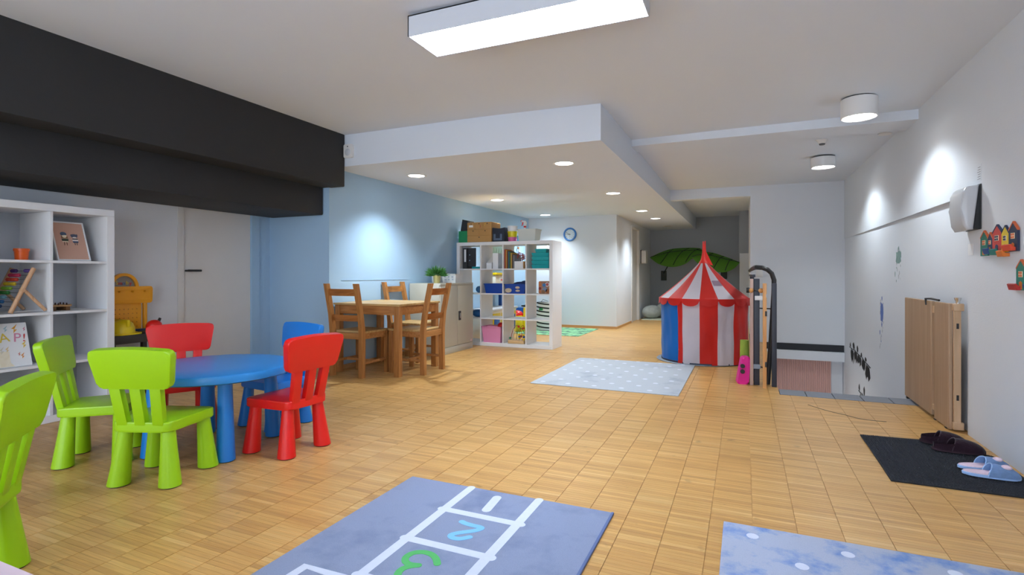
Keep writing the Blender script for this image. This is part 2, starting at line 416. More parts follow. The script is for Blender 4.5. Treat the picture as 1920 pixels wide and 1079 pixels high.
sbox('wall_back', m_grey, -2.4, 0.3, YK, YK + 0.15, -0.25, 2.5, 'grey back wall of the passage')
sbox('wall_pier', m_wall, -0.10, 0.22, 12.6, YK, -0.25, 1.47, 'white pier beside grey back wall')
sbox('wall_pier_box', m_grey, -0.11, 0.22, 12.58, YK, 1.47, 2.43, 'grey boxing above the white pier')
sbox('wall_passage_right', m_wall, 0.08, 0.22, YF + 0.12, 12.6, -0.25, 2.43, 'white right side of the passage')
# wall with windows behind the camera
wf = MB()
wf.box(XL - 0.15, WIN_X0, WIN_Y - 0.2, WIN_Y, -0.25, 2.5).box(WIN_X1, XR + 0.25, WIN_Y - 0.2, WIN_Y, -0.25, 2.5)
wf.box(WIN_X0, WIN_X1, WIN_Y - 0.2, WIN_Y, -0.25, WIN_Z0).box(WIN_X0, WIN_X1, WIN_Y - 0.2, WIN_Y, WIN_Z1, 2.5)
struct(wf.build('wall_front', m_wall), 'white street wall with wide windows')
w1 = MB()
for k in range(5):
    x = WIN_X0 + (WIN_X1 - WIN_X0 - 0.06) * k / 4; w1.box(x, x + 0.06, WIN_Y - 0.14, WIN_Y - 0.08, WIN_Z0, WIN_Z1)
w1.box(WIN_X0, WIN_X1, WIN_Y - 0.14, WIN_Y - 0.08, WIN_Z0, WIN_Z0 + 0.06).box(WIN_X0, WIN_X1, WIN_Y - 0.14, WIN_Y - 0.08, WIN_Z1 - 0.06, WIN_Z1)
struct(w1.build('window_1', m_door), 'wide shop window frame')

# ceilings
cl = MB()
xs = [XL - 0.15 + (XR + 0.25 - XL + 0.15) * i / 24 for i in range(25)]
pts = [(x, y, zc(x) + dz) for dz in (0, 0.2) for y in (FL_Y0 - 0.2, 5.66) for x in xs]
n = len(xs); fs = []
for i in range(n - 1): fs += [(i, i + 1, n + i + 1, n + i), (2 * n + i, 3 * n + i, 3 * n + i + 1, 2 * n + i + 1), (i, 2 * n + i, 2 * n + i + 1, i + 1), (n + i, n + i + 1, 3 * n + i + 1, 3 * n + i)]
fs += [(0, n, 3 * n, 2 * n), (n - 1, 3 * n - 1, 4 * n - 1, 2 * n - 1)]
struct(cl.poly(pts, fs).build('ceiling', m_ceil, smooth=True), 'off-white plaster ceiling')
sbox('ceiling_soffit', m_ceil, XB - 0.1, XS, YS, YK, ZS, 2.6, 'dropped white soffit with recessed lights')
# shallow cross beam, slightly skewed
bl, br = 2.352, 2.268
bm_ = MB().poly([(XS, 5.59, bl), (XR, 5.25, br), (XR, 5.62, br), (XS, 5.9, bl), (XS, 5.59, 2.5), (XR, 5.25, 2.5), (XR, 5.62, 2.5), (XS, 5.9, 2.5)],
                [(0, 1, 2, 3), (4, 7, 6, 5), (0, 4, 5, 1), (1, 5, 6, 2), (2, 6, 7, 3), (3, 7, 4, 0)])
struct(bm_.build('ceiling_beam', m_ceil), 'shallow white beam across the ceiling')
c2 = MB().poly([(XS, 5.6, 2.385), (XR, 5.4, 2.322), (XR, YF, 2.333), (XS, YF + 0.1, 2.345), (XS, 5.6, 2.55), (XR, 5.4, 2.55), (XR, YF, 2.55), (XS, YF + 0.1, 2.55)],
               [(0, 1, 2, 3), (4, 7, 6, 5), (0, 4, 5, 1), (1, 5, 6, 2), (2, 6, 7, 3), (3, 7, 4, 0)])
struct(c2.build('ceiling_stair', m_ceil), 'white ceiling over the stair')
sbox('ceiling_header', m_ceil, XS, 0.08, YF, YF + 0.16, 2.19, 2.5, 'white header beam over the passage')
sbox('ceiling_passage', m_ceil, XS, 0.3, YF + 0.16, YK, 2.40, 2.55, 'white ceiling of the passage')
# black bulkhead
bh = MB().box(XL - 0.1, -3.745, FL_Y0, YS - 0.004, 1.905, 2.5, 0.012).build('ceiling_bulkhead', m_black, smooth=True)
struct(bh, 'black painted bulkhead along the ceiling')
bh2 = MB().box(-4.69, -3.985, FL_Y0, 4.236, 1.622, 1.92, 0.015).build('lower_duct', m_black, bh, True)

# ------------------------------------------------------------------ lamps
m_lens = emit('lamp_lens', '#FFFDF8', 6.0)
m_lens_off = mat('lamp_lens_off', '#B9B8B4', 0.3)
def spot(name, parent, loc, e, ang, blend=0.35, rad=0.06):
    L = bpy.data.lights.new(name, 'SPOT'); L.energy = e; L.spot_size = math.radians(ang); L.spot_blend = blend; L.shadow_soft_size = rad
    L.color = (0.83, 0.93, 1.0)
    o = bpy.data.objects.new(name, L); C.objects.link(o); o.parent = parent; o.location = loc
    return o
dls = [(-3.355, 5.0, 'beside the black bulkhead, over the pine table'), (-1.64, 5.03, 'at the room-side corner of the soffit'), (-3.35, 7.1, 'over the white divider shelf'),
       (-1.635, 7.15, 'second along the open edge of the soffit'), (-3.38, 9.25, 'in front of the clock wall'), (-1.63, 9.33, 'third along the open edge of the soffit'),
       (-1.605, 10.69, 'beside the passage door'), (-1.605, 12.5, '')]
for i, (x, y, w) in enumerate(dls):
    lab = 'round recessed ceiling downlight, lit, ' + w if w else 'round recessed ceiling downlight, unlit, nearest the grey wall'
    t = thing('recessed_downlight', lab, 'ceiling light', (x, y, ZS), 0, 'recessed downlights in the soffit')
    MB().lathe([(0.086, 0.0), (0.112, -0.001), (0.112, -0.006), (0.098, -0.008), (0.086, -0.002)], 32, cap=False).build('trim_ring', m_wplast, t, True)
    MB().lathe([(0.087, -0.0035), (0.087, -0.001)], 32).build('lens', m_lens if w else m_lens_off, t)
    if w: spot('bulb', t, (0, 0, -0.03), E_DOWN * (1.0 if i != 0 else 1.15), 122, 0.85)
def cyl_lamp(x, y, zt, zb, lab):
    t = thing('cylinder_downlight', lab, 'ceiling light', (x, y, zb), 0, 'white cylinder ceiling lamps')
    h = zt - zb
    MB().lathe([(0.112, 0.004), (0.116, 0.0), (0.122, 0.004), (0.122, h - 0.008), (0.112, h - 0.004)], 40, cap=False).build('housing', m_wplast, t, True)
    MB().lathe([(0.115, h - 0.012), (0.115, h)], 40).build('shadow_gap_plate', m_dark, t)
    MB().lathe([(0.112, 0.006), (0.095, 0.03), (0.06, 0.045)], 40, cap=False).build('reflector', mat('reflector', '#F0F0F0', 0.25), t, True)
    MB().lathe([(0.104, 0.008), (0.104, 0.012)], 40).build('lens', m_lens, t)
    for a in range(8):
        MB().box(-0.1, 0.1, -0.0015, 0.0015, 0.004, 0.0075).build('louvre', m_wplast, t, rz=PI * a / 8)
    spot('bulb', t, (0, 0, -0.02), E_CYL, 134, 0.45)
cyl_lamp(0.805, 4.80, zc(0.805) - 0.001, 2.212, 'large white cylinder lamp on the ceiling before the cross beam')
cyl_lamp(0.81, 6.87, 2.329, 2.212, 'white cylinder lamp over the stair, beyond the smoke detector')
# fluorescent louvre fitting
t = thing('fluorescent_fitting', 'long white surface-mounted fluorescent fitting with louvre, lit', 'ceiling light', (-1.055, 2.56, 2.302))
L2, W2, Ht = 0.62, 0.148, zc(-1.0) - 2.302 - 0.001
m_hous = mat('fitting_white', '#C9CDD6', 0.5, 0.02)
b = MB(); b.box(-L2, L2, -W2, -W2 + 0.006, 0, Ht).box(-L2, L2, W2 - 0.006, W2, 0, Ht).box(-L2, -L2 + 0.006, -W2, W2, 0, Ht).box(L2 - 0.006, L2, -W2, W2, 0, Ht).box(-L2, L2, -W2, W2, Ht - 0.006, Ht)
b.build('housing', m_hous, t)
m_tube = emit('lamp_tube', '#DDEBFF', E_TUBE)
for s in (-1, 1): MB().box(-L2 + 0.012, L2 - 0.012, s * 0.072 - 0.062, s * 0.072 + 0.062, 0.075, 0.08).build('lit_panel', m_tube, t)
m_lou = mat('louvre_white', '#F2F3F5', 0.4)
MB().box(-L2 + 0.006, L2 - 0.006, -0.004, 0.004, 0.002, 0.07).build('centre_rail', m_lou, t)
lv = MB().box(-0.0012, 0.0012, -0.064, 0.064, 0.004, 0.065).build('louvre_blade', m_lou, t); lv.location = (-L2 + 0.07, -0.072, 0)
first = True
for k in range(13):
    for s in (-1, 1):
        if first: first = False; continue
        c = lv.copy(); C.objects.link(c); c.parent = t; c.location = (-L2 + 0.07 + k * (2 * L2 - 0.14) / 12, s * 0.072, 0)
# detectors
t = thing('smoke_detector', 'small white smoke detector on bracket under the stair ceiling', 'detector', (0.70, 6.02, 2.30))
MB().lathe([(0.028, 0.0), (0.034, 0.006), (0.045, 0.03), (0.05, 0.034), (0.05, 0.04)], 24).build('body', m_wplast, t, True)
MB().lathe([(0.024, -0.012), (0.028, 0.0)], 18).build('sensor_grille', mat('grille_grey', '#5B5D60', 0.6), t, True)
MB().box(-0.06, 0.0, -0.008, 0.008, 0.036, 0.05).box(-0.008, 0.008, 0, 0.055, 0.036, 0.05).build('bracket', m_wplast, t)
z_ = 2.322
MB()
t = tag(MB().lathe([(0.05, -0.006), (0.055, -0.002), (0.055, 0.004)], 28).build('ceiling_disc', m_wplast, None, True, loc=(1.20, 5.93, z_)), 'flat white blanking disc on ceiling beside the right wall', 'cover disc')
t = thing('motion_sensor', 'white motion sensor at the end of the black bulkhead', 'sensor', (-3.683, YS, 2.262))
MB().prism(rrect(0.105, 0.105, 0.135, 0.012), 0, 0.035, basis((0, 0, -0.066), (1, 0, 0), (0, 0, 1), (0, -1, 0)), 0.006).build('body', m_wplast, t, True)
MB().ball((0.0, -0.034, -0.012), 0.037, 0.012, 0.037, 8).build('lens', mat('sensor_lens', '#C5C9D2', 0.3), t, True)
MB().lathe([(0.006, 0), (0.006, 0.003)], 10, basis((0, -0.035, 0.045), (1, 0, 0), (0, 0, 1), (0, -1, 0))).build('indicator', m_dark, t)

# ------------------------------------------------------------------ kids' plastic chairs and table
def plastic(n, c): return mat(n, c, 0.32, 0.03, 3, bump=0.02, bscale=200)
m_green, m_red, m_bluep = plastic('plastic_lime', '#9CCE10'), plastic('plastic_red', '#E01A16'), plastic('plastic_blue', '#1C7FD6')
m_foot = mat('rubber_foot', '#2A2A2C', 0.8)
LEG = {}
def cone_leg(parent, m, top, bot, r0, r1, zt):
    b = MB(); n = 24; rows = []
    for k in range(7):
        u = k / 6; r = r0 + (r1 - r0) * u ** 1.15
        rows.append((top[0] + (bot[0] - top[0]) * u, top[1] + (bot[1] - top[1]) * u, zt * (1 - u) + 0.006 * u, r))
    rows.append((bot[0], bot[1], 0.004, r1 * 0.94))
    prev = None
    for (x, y, z, r) in rows:
        ring = [b.bm.verts.new((x + r * math.cos(2 * PI * i / n), y + r * math.sin(2 * PI * i / n), z)) for i in range(n)]
        if prev:
            for i in range(n): b.bm.faces.new((prev[i], prev[(i + 1) % n], ring[(i + 1) % n], ring[i]))
        else: b.bm.faces.new(ring)
        prev = ring
    b.bm.faces.new(prev[::-1])
    lg = b.build('leg', m, parent, True)
    MB().lathe([(r1 * 0.86, 0.0), (r1 * 0.86, 0.006)], 20, Matrix.Translation((bot[0], bot[1], 0))).build('foot_pad', m_foot, lg)
def kids_chair(m):
    t = thing('kids_chair', '', 'chair')
    seat = [(-0.14, -0.165), (0.14, -0.165), (0.172, 0.155), (-0.172, 0.155)]
    def rnd(cor, r, n=5):
        out = []
        for i in range(4):
            p = Vector(cor[i]); a = (Vector(cor[i - 1]) - p).normalized() * r; c = (Vector(cor[(i + 1) % 4]) - p).normalized() * r
            for k in range(n + 1):
                u = k / n; q = (p + a) * (1 - u) ** 2 + p * 2 * u * (1 - u) + (p + c) * u * u; out.append((q.x, q.y))
        return out
    MB().prism(rnd(seat, 0.035), 0.262, 0.31, None, 0.009, 3).build('seat', m, t, True)
    for (x, y, bx_, by_) in ((-0.105, -0.118, -0.128, -0.135), (0.105, -0.118, 0.128, -0.135), (-0.128, 0.112, -0.145, 0.128), (0.128, 0.112, 0.145, 0.128)):
        cone_leg(t, m, (x, y), (bx_, by_), 0.031, 0.049, 0.268)
    # back: lean 13 degrees from the rear edge of the seat
    la = math.radians(11); ez = Vector((0, math.cos(la), math.sin(la))); ey = Vector((0, -math.sin(la), math.cos(la)))
    o = Vector((0, -0.15, 0.30))
    for k in (-1, 0, 1):
        a = math.radians(-3.5 * k); ex2 = Vector((math.cos(a), 0, 0)) + ey * math.sin(a)
        ey2 = Vector((-math.sin(a), 0, 0)) + ey * math.cos(a)
        MB().box(-0.027, 0.027, -0.006, 0.20, -0.016, 0.016, 0.005, 2, basis(o + Vector((k * 0.088, 0, 0)), ex2, ey2, ez)).build('slat', m, t, True)
    MB().prism(rrect(0.345, 0.412, 0.186, 0.03, 6, 0.008), -0.02, 0.02, basis(o + ey * 0.182, (1, 0, 0), ey, ez), 0.008, 3).build('backrest', m, t, True)
    return t
def place(t, x, y, hx, hy, label, group):
    t.location = (x, y, 0); t.rotation_euler = (0, 0, math.atan2(-hx, hy)); t['label'] = label; t['group'] = group
G = "plastic chairs at the round kids' table"
gc = kids_chair(m_green); place(gc, -2.675, 1.745, -0.35, 0.937, 'lime green plastic kids chair pushed up to round table, back towards hopscotch rug', G)
c = copy_tree(gc); place(c, -3.265, 1.785, 0.69, 0.725, 'lime green plastic kids chair between the white cube shelf and round table', G)
c = copy_tree(gc); place(c, -2.315, 0.80, -0.68, -0.73, 'lime green plastic kids chair standing apart, turned away from the round table', G)
rc = kids_chair(m_red); place(rc, -2.435, 2.31, -1, 0.05, 'bright red plastic kids chair on the open floor side of round table', G)
c = copy_tree(rc); place(c, -3.39, 2.34, 0.871, -0.49, 'red plastic kids chair behind round table, in front of the white door', G)
bc = kids_chair(m_bluep); place(bc, -2.905, 2.65, -0.13, -0.99, 'blue plastic kids chair at round table facing the hopscotch rug', G)
t = thing('round_kids_table', "round blue plastic kids' table with four tapered legs", 'table', (-2.855, 2.165, 0), math.radians(16.3))
prof = [(0.30, 0.432), (0.405, 0.428), (0.423, 0.436), (0.425, 0.462), (0.419, 0.476), (0.405, 0.48), (0.2, 0.48), (0.01, 0.48)]
MB().lathe(prof, 72).build('table_top', plastic('plastic_table_blue', '#2E8AD2'), t, True)
for sx in (-1, 1):
    for sy in (-1, 1): cone_leg(t, m_bluep, (sx * 0.21, sy * 0.21), (sx * 0.226, sy * 0.226), 0.036, 0.048, 0.44)
# pink kids' table at the near left, only its rounded corner in view
t = thing('pink_kids_table', 'pink plastic kids table with rim highlight painted pale, standing beside the near green chair', 'table', (-1.21, 0.175, 0))
m_pinkp = plastic('plastic_pink', '#E8607E')
MB().prism(rrect(0.58, 0.58, 0.56, 0.07, 8), 0.50, 0.545, Matrix.Translation((0, -0.28, 0)), 0.012, 3).build('rim', plastic('plastic_rim_highlight', '#EBD3DC'), t, True)  # whitish highlight on the rim, painted as a pale edge band
MB().prism(rrect(0.51, 0.51, 0.49, 0.05, 8), 0.545, 0.549, Matrix.Translation((0, -0.245, 0)), 0.0015, 1).build('table_top', m_pinkp, t, True)
for sx in (-1, 1):
    for sy in (-1, 1): cone_leg(t, m_pinkp, (sx * 0.2, sy * 0.19), (sx * 0.22, sy * 0.21), 0.03, 0.045, 0.505)

# ------------------------------------------------------------------ pine table, chairs
m_pine = wood('antique_pine', '#9A6430', '#BC8248', 0.42, 2, 3)
m_pinex = wood('antique_pine_rail', '#9A6430', '#BF864C', 0.42, 0, 3)
m_pinetop = wood('pine_top', '#B08A50', '#D0AF78', 0.4, 0, 2.4)
t = thing('pine_table', 'antique-stained pine dining table against the blue wall', 'table', (-3.49, 4.67, 0))
hx_, hy_, zt_ = 0.41, 0.38, 0.717
nb = 6
for k in range(nb):
    y0 = -hy_ + 2 * hy_ * k / nb; bx('top_board', m_pinetop, t, -hx_, hx_, y0 + 0.0006, y0 + 2 * hy_ / nb - 0.0006, zt_ - 0.02, zt_, 0.0015, 1)
for sx in (-1, 1):
    for sy in (-1, 1): bx('leg', m_pine, t, sx * (hx_ - 0.042) - 0.03, sx * (hx_ - 0.042) + 0.03, sy * (hy_ - 0.042) - 0.03, sy * (hy_ - 0.042) + 0.03, 0, zt_ - 0.02, 0.003)
for s in (-1, 1):
    bx('apron', m_pinex, t, -hx_ + 0.07, hx_ - 0.07, s * (hy_ - 0.035) - 0.011, s * (hy_ - 0.035) + 0.011, zt_ - 0.11, zt_ - 0.02, 0.002)
    bx('apron', m_pinex, t, s * (hx_ - 0.035) - 0.011, s * (hx_ - 0.035) + 0.011, -hy_ + 0.07, hy_ - 0.07, zt_ - 0.11, zt_ - 0.02, 0.002)
def pine_chair():
    t = thing('pine_chair', '', 'chair')
    w, d = 0.185, 0.20
    def post(s):
        b = MB(); prev = None
        rows = [(0, -d, .0), (0.30, -d + 0.004, 0), (0.45, -d + 0.002, 0), (0.62, -d - 0.02, 0), (0.92, -d - 0.085, 0)]
        for z, y, _ in rows:
            dy = 0.026 if z < 0.5 else 0.022
            ring = [b.bm.verts.new((s * w + ex * 0.021, y + ey * dy, z)) for ex, ey in ((-1, -1), (1, -1), (1, 1), (-1, 1))]
            if prev:
                for i in range(4): b.bm.faces.new((prev[i], prev[(i + 1) % 4], ring[(i + 1) % 4], ring[i]))
            else: b.bm.faces.new(ring[::-1])
            prev = ring
        b.bm.faces.new(prev)
        return b
    for s in (-1, 1):
        post(s).build('back_post', m_pine, t)
        bx('front_leg', m_pine, t, s * w - 0.02, s * w + 0.02, d - 0.042, d, 0, 0.432, 0.002)
        bx('side_rail', m_pinex, t, s * w - 0.011, s * w + 0.011, -d + 0.02, d - 0.04, 0.375, 0.432, 0.002)
        bx('stretcher', m_pinex, t, s * w - 0.010, s * w + 0.010, -d + 0.02, d - 0.04, 0.13, 0.155, 0.002)
    bx('cross_stretcher', m_pinex, t, -w, w, -0.012, 0.012, 0.13, 0.152, 0.002)
    bx('front_rail', m_pinex, t, -w + 0.02, w - 0.02, d - 0.03, d - 0.008, 0.375, 0.432, 0.002)
    bx('back_rail', m_pinex, t, -w + 0.02, w - 0.02, -d - 0.01, -d + 0.012, 0.375, 0.432, 0.002)
    bx('seat', m_pinetop, t, -w - 0.018, w + 0.018, -d + 0.028, d + 0.012, 0.432, 0.452, 0.005)
    for z0, z1, yo in ((0.55, 0.612, -0.006), (0.80, 0.868, -0.058)):
        f = lambda u, v, z0=z0, z1=z1, yo=yo: Vector((-w + 2 * w * u, -d + yo - 0.02 * math.sin(PI * u) - 0.012 * v, z0 + (z1 - z0) * v))
        MB().grid(f, 10, 2, 0.018).build('back_slat', m_pinex, t, True)
    return t
G = 'pine chairs around the pine table'
pc = pine_chair(); place(pc, -3.59, 4.345, 0.02, 1, 'stained pine chair tucked under pine table, its ladder back towards the round table', G)
c = copy_tree(pc); place(c, -3.60, 5.30, 1, 0.02, 'stained pine chair backed to blue wall between pine table and steel cabinet', G)
c = copy_tree(pc); place(c, -3.155, 4.70, -1, -0.02, 'stained pine chair on the room side of pine table, back to the open floor', G)

# ------------------------------------------------------------------ steel cabinet with plant and basket
t = thing('steel_cabinet', 'grey-beige steel two-door cupboard beside the white divider shelf', 'cabinet', (-3.43, 5.63, 0))
m_steel = mat('steel_beige', '#B9B7AA', 0.42, 0.03, 2, metal=0.0)
CH, CL, CD = 0.897, 0.865, 0.455
bx('body', m_steel, t, -CD, -0.018, 0, CL, 0.0, CH, 0.004)
bx('plinth', m_steel, t, -0.018, -0.004, 0.004, CL - 0.004, 0.0, 0.085, 0.002)
for k in range(2):
    d = bx('door', m_steel, t, -0.018, 0.0, 0.006 + k * (CL - 0.01) / 2 + 0.001, (k + 1) * (CL - 0.01) / 2 + 0.003, 0.09, CH - 0.03, 0.003)
    if k == 1: MB().box(0, 0.004, CL - 0.075, CL - 0.05, 0.1, 0.125).build('sticker', mat('pale_pink', '#E8C9D0', 0.6), d)
bx('top_edge', m_steel, t, -0.018, 0.002, 0.0, CL, CH - 0.028, CH, 0.003)
hd = bx('handle', m_dark, t, 0.0, 0.01, CL / 2 + 0.02, CL / 2 + 0.075, 0.41, 0.53, 0.003); hd['label'] = 'black recessed lock plate'
bx('latch', mat('chrome', '#D8D8DA', 0.2, metal=1.0), hd, 0.008, 0.016, CL / 2 + 0.04, CL / 2 + 0.055, 0.435, 0.505, 0.003)
# potted grass
px_, py_ = -3.66, 5.92
t = thing('potted_plant', 'small bushy artificial plant in brass pot on the steel cabinet', 'plant', (px_, py_, CH))
MB().lathe([(0.04, 0), (0.05, 0.09), (0.055, 0.105), (0.05, 0.105), (0.046, 0.09)], 24, cap=False).lathe([(0.04, 0), (0.04, 0.004)], 24).lathe([(0.05, 0.085), (0.05, 0.09)], 24).build('pot', mat('brass_pot', '#C9BC7C', 0.4, metal=0.3), t, True)
b = MB(); rnd = random.Random(3)
for k in range(320):
    a = rnd.uniform(0, 2 * PI); el = math.asin(rnd.uniform(0.0, 1)); r = rnd.uniform(0.09, 0.165)
    base = Vector((0.02 * math.cos(a), 0.02 * math.sin(a), 0.09)); d = Vector((math.cos(a) * math.cos(el), math.sin(a) * math.cos(el), math.sin(el) * 0.95 + 0.05))
    tip = base + d * r; mid = base + d * (r * 0.62); w = d.cross(Vector((rnd.uniform(-1, 1), rnd.uniform(-1, 1), 0.3))).normalized() * rnd.uniform(0.006, 0.011)
    b.poly([base + d * r * 0.3, mid + w, tip, mid - w], [(0, 1, 2, 3)])
b.build('foliage', mat('plant_green', '#3F7A35', 0.6, 0.25, 30), t)['kind'] = 'stuff'
def basket(name, label, x, y, z, lx, ly, h, m, holes=True, rz=0.0):
    t = thing(name, label, 'basket', (x, y, z), rz)
    ta = 0.86
    b = MB(); o = [(-lx / 2, -ly / 2), (lx / 2, -ly / 2), (lx / 2, ly / 2), (-lx / 2, ly / 2)]
    pts = [(a * ta, c * ta, 0) for a, c in o] + [(a, c, h) for a, c in o] + [(a * 0.95, c * 0.95, h) for a, c in o] + [(a * ta * 0.94, c * ta * 0.94, 0.004) for a, c in o]
    fs = [(0, 3, 2, 1), (12, 13, 14, 15)]
    for i in range(4):
        j = (i + 1) % 4; fs += [(i, j, 4 + j, 4 + i), (4 + i, 4 + j, 8 + j, 8 + i), (8 + i, 8 + j, 12 + j, 12 + i)]
    b.poly(pts, fs).build('tub', m, t)
    r = MB().prism(rrect(lx * 1.03, lx * 1.03, ly * 1.03, 0.008), h - 0.008, h, Matrix.Translation((0, -ly * 1.03 / 2, 0)))
    r.bm.free()
    rim = MB(); e = 0.006
    for s in (-1, 1): rim.box(-lx / 2 - e, lx / 2 + e, s * ly / 2 - e, s * ly / 2 + e, h - 0.01, h + 0.002).box(s * lx / 2 - e, s * lx / 2 + e, -ly / 2 - e, ly / 2 + e, h - 0.01, h + 0.002)
    rim.build('rim', m, t)
    return t
bt = basket('plastic_basket', 'white perforated plastic basket on the steel cabinet beside the plant', -3.63, 6.27, CH, 0.22, 0.2, 0.12, m_wplast)
for k in range(3):
    for j in range(2): MB().box(-0.012, 0.012, -0.093 - j * 0.0 - 0.001 + 0.0, -0.088, 0.035 + j * 0.035, 0.055 + j * 0.035).build('slot', mat('slot_grey', '#B4BCC6', 0.7), bt, loc=(-0.055 + 0.055 * k, -0.004 - j * 0.003, 0))
tag(MB().prism(rrect(0.18, 0.2, 0.11, 0.015), -0.03, 0.03, basis((0, 0, 0), (0, 1, 0), (0, 0, 1), (1, 0, 0)), 0.006).build('paper_box', m_wplast, None, True, loc=(-3.82, 6.2, CH + 0.001)), 'plain white box between blue wall and the perforated basket', 'box')

# ------------------------------------------------------------------ cube shelves
def cube_shelf(label, S, D, loc, rz):
    t = thing('cube_shelf', label, 'shelf', loc, rz)
    o_, i_ = 0.05 if S > 1.48 else 0.048, 0.018
    g = (S - 2 * o_ - 3 * i_) / 4
    bx('top_panel', m_white, t, 0, S, 0, D, S - o_, S, 0.002, 1); bx('bottom_panel', m_white, t, 0, S, 0, D, 0, o_, 0.002, 1)
    bx('side_panel', m_white, t, 0, o_, 0.0005, D, o_, S - o_, 0.001, 1); bx('side_panel', m_white, t, S - o_, S, 0.0005, D, o_, S - o_, 0.001, 1)
    for k in range(1, 4):
        z = o_ + k * g + (k - 1) * i_; bx('shelf_board', m_white, t, o_, S - o_, 0.003, D - 0.003, z, z + i_, 0.001, 1)
    for k in range(1, 4):
        x = o_ + k * g + (k - 1) * i_
        for r in range(4):
            z = o_ + r * (g + i_); bx('divider', m_white, t, x, x + i_, 0.003, D - 0.003, z + 0.0005, z + g - 0.0005, 0.001, 1)
    return [o_ + r * (g + i_) for r in range(4)], g
KX, KY, KS, KD = -3.822, 6.722, 1.47, 0.385
lvl, kg = cube_shelf('white four-by-four cube shelf standing out from the blue wall as divider', KS, KD, (KX, KY, 0), 0)
LX, LY = -4.32, 0.955
lvl2, lg = cube_shelf("white four-by-four cube shelf against the wall behind the kids' table", 1.49, 0.385, (LX, LY, 0), PI / 2)
def kcol(c): return KX + 0.048 + c * (kg + 0.018)
m_teal = mat('teal_plastic', '#0FA3AC', 0.3, 0.05, trans=0.0)
m_tubblue = plastic('tub_blue', '#1546A8'); m_tubpink = plastic('tub_pink', '#E794BE')
m_paper = mat('paper_white', '#E9EBEE', 0.8, 0.02)
# --- top row
t = thing('lever_arch_file', 'black lever arch file with white spine label in the divider shelf', 'file', (kcol(0) + 0.03, KY + 0.05, lvl[3]))
MB().box(0, 0.07, 0, 0.006, 0, 0.30, 0.002).box(0, 0.004, 0, 0.26, 0, 0.30).box(0.066, 0.07, 0, 0.26, 0, 0.30).build('cover', mat('file_black', '#2B2E33', 0.6), t)
MB().box(0.02, 0.05, -0.001, 0.0, 0.1, 0.28).build('spine_label', m_paper, t)
MB().box(0.006, 0.06, 0.01, 0.24, 0.005, 0.29).build('pages', m_paper, t)
b = MB(); b.box(0.07, 0.2, 0.02, 0.028, 0.035, 0.30); b.build('front_cover', mat('file_black', '#2B2E33'), t)
for z in (0.12, 0.2): MB().lathe([(0.009, 0), (0.009, 0.003)], 12, basis((0.1, 0.02, z), (1, 0, 0), (0, 0, 1), (0, -1, 0))).build('ring_eyelet', mat('chrome', '#D8D8DA'), t)
tag(MB().prism(rrect(0.15, 0.15, 0.2, 0.03), 0, 0.03, None, 0.008).build('teal_pouch', m_teal, None, True, loc=(kcol(0) + 0.235, KY + 0.06, lvl[3])), 'flat teal plastic pouch lying beside the black file', 'pouch')
for k, (dx, sl, lab) in enumerate(((0.025, 0.55, 'white cardboard magazine file with cut-away side, sloping'), (0.125, 1.0, 'white cardboard magazine file with full-height front'))):
    t = tag(MB().prism([(0, 0), (0.25, 0), (0.25, 0.22), (0.0, 0.22 * sl if k else 0.08)], 0, 0.085, basis((0, 0, 0), (0, 1, 0), (0, 0, 1), (1, 0, 0)), 0.002, 1).build('magazine_file', m_paper, None, loc=(kcol(1) + dx + 0.03, KY + 0.06, lvl[3])), lab + ' in the divider shelf', 'magazine file', 'magazine files')
bc_ = [('#B4472F', .27, .018), ('#D8B25A', .26, .014), ('#7A4A2A', .25, .02), ('#2E6F8A', .24, .016), ('#4A6B3C', .23, .02), ('#C9A24A', .22, .02), ('#5B4636', .2, .018), ('#8A8F95', .19, .016)]
bl_ = ['tall rust-red', 'tall tan', 'brown', 'teal blue', 'dark green', 'mustard yellow', 'short dark brown', 'short grey']
x = kcol(2) + 0.006
for (c, h, w), nm in zip(bc_, bl_):
    t = thing('book', nm + ' hardback book standing in the divider shelf', 'book', (x, KY + 0.03, lvl[3]), 0, 'books in the divider shelf')
    b = MB(); b.box(0, w, 0, 0.0025, 0, h).box(0, 0.002, 0, 0.2, 0, h).box(w - 0.002, w, 0, 0.2, 0, h); b.build('cover', mat('book_' + c, c, 0.6, 0.1), t)
    MB().box(0.002, w - 0.002, 0.0025, 0.195, 0.004, h - 0.005).build('pages', m_paper, t); x += w + 0.001
t = thing('small_white_box', 'small white cardboard box with brown end beside the books', 'box', (kcol(2) + 0.155, KY + 0.03, lvl[3]))
bx('body', m_paper, t, 0, 0.13, 0, 0.2, 0, 0.1, 0.003, 1); bx('end_panel', mat('kraft', '#A87C4C', 0.8), t, 0.13, 0.152, 0, 0.2, 0, 0.1, 0.003, 1)
t = thing('paper_flowers', 'bunch of rusty red paper flowers on the small white box', 'craft', (kcol(2) + 0.205, KY + 0.12, lvl[3] + 0.1))
rnd = random.Random(5)
for k in range(7):
    b = MB(); cx_, cy_, cz_ = rnd.uniform(-.055, .05), rnd.uniform(-.03, .05), 0.03 + 0.012 * k
    for j in range(6):
        a = j * PI / 3 + k; d = Vector((math.cos(a), 0.3 * math.sin(k), math.sin(a))); b.poly([Vector((cx_, cy_, cz_)), Vector((cx_, cy_, cz_)) + d * 0.02 + Vector((0, .01, 0)).cross(d) * .8, Vector((cx_, cy_, cz_)) + d * 0.032, Vector((cx_, cy_, cz_)) + d * 0.02 - Vector((0, .01, 0)).cross(d) * .8], [(0, 1, 2, 3)])
    b.build('flower', mat('rust_paper', '#9A3D2C', 0.8, 0.2), t)
MB().tube([(0, 0.01, 0), (0, 0.01, 0.09)], 0.006, 6).build('stems', mat('stem_brown', '#5A4130'), t)
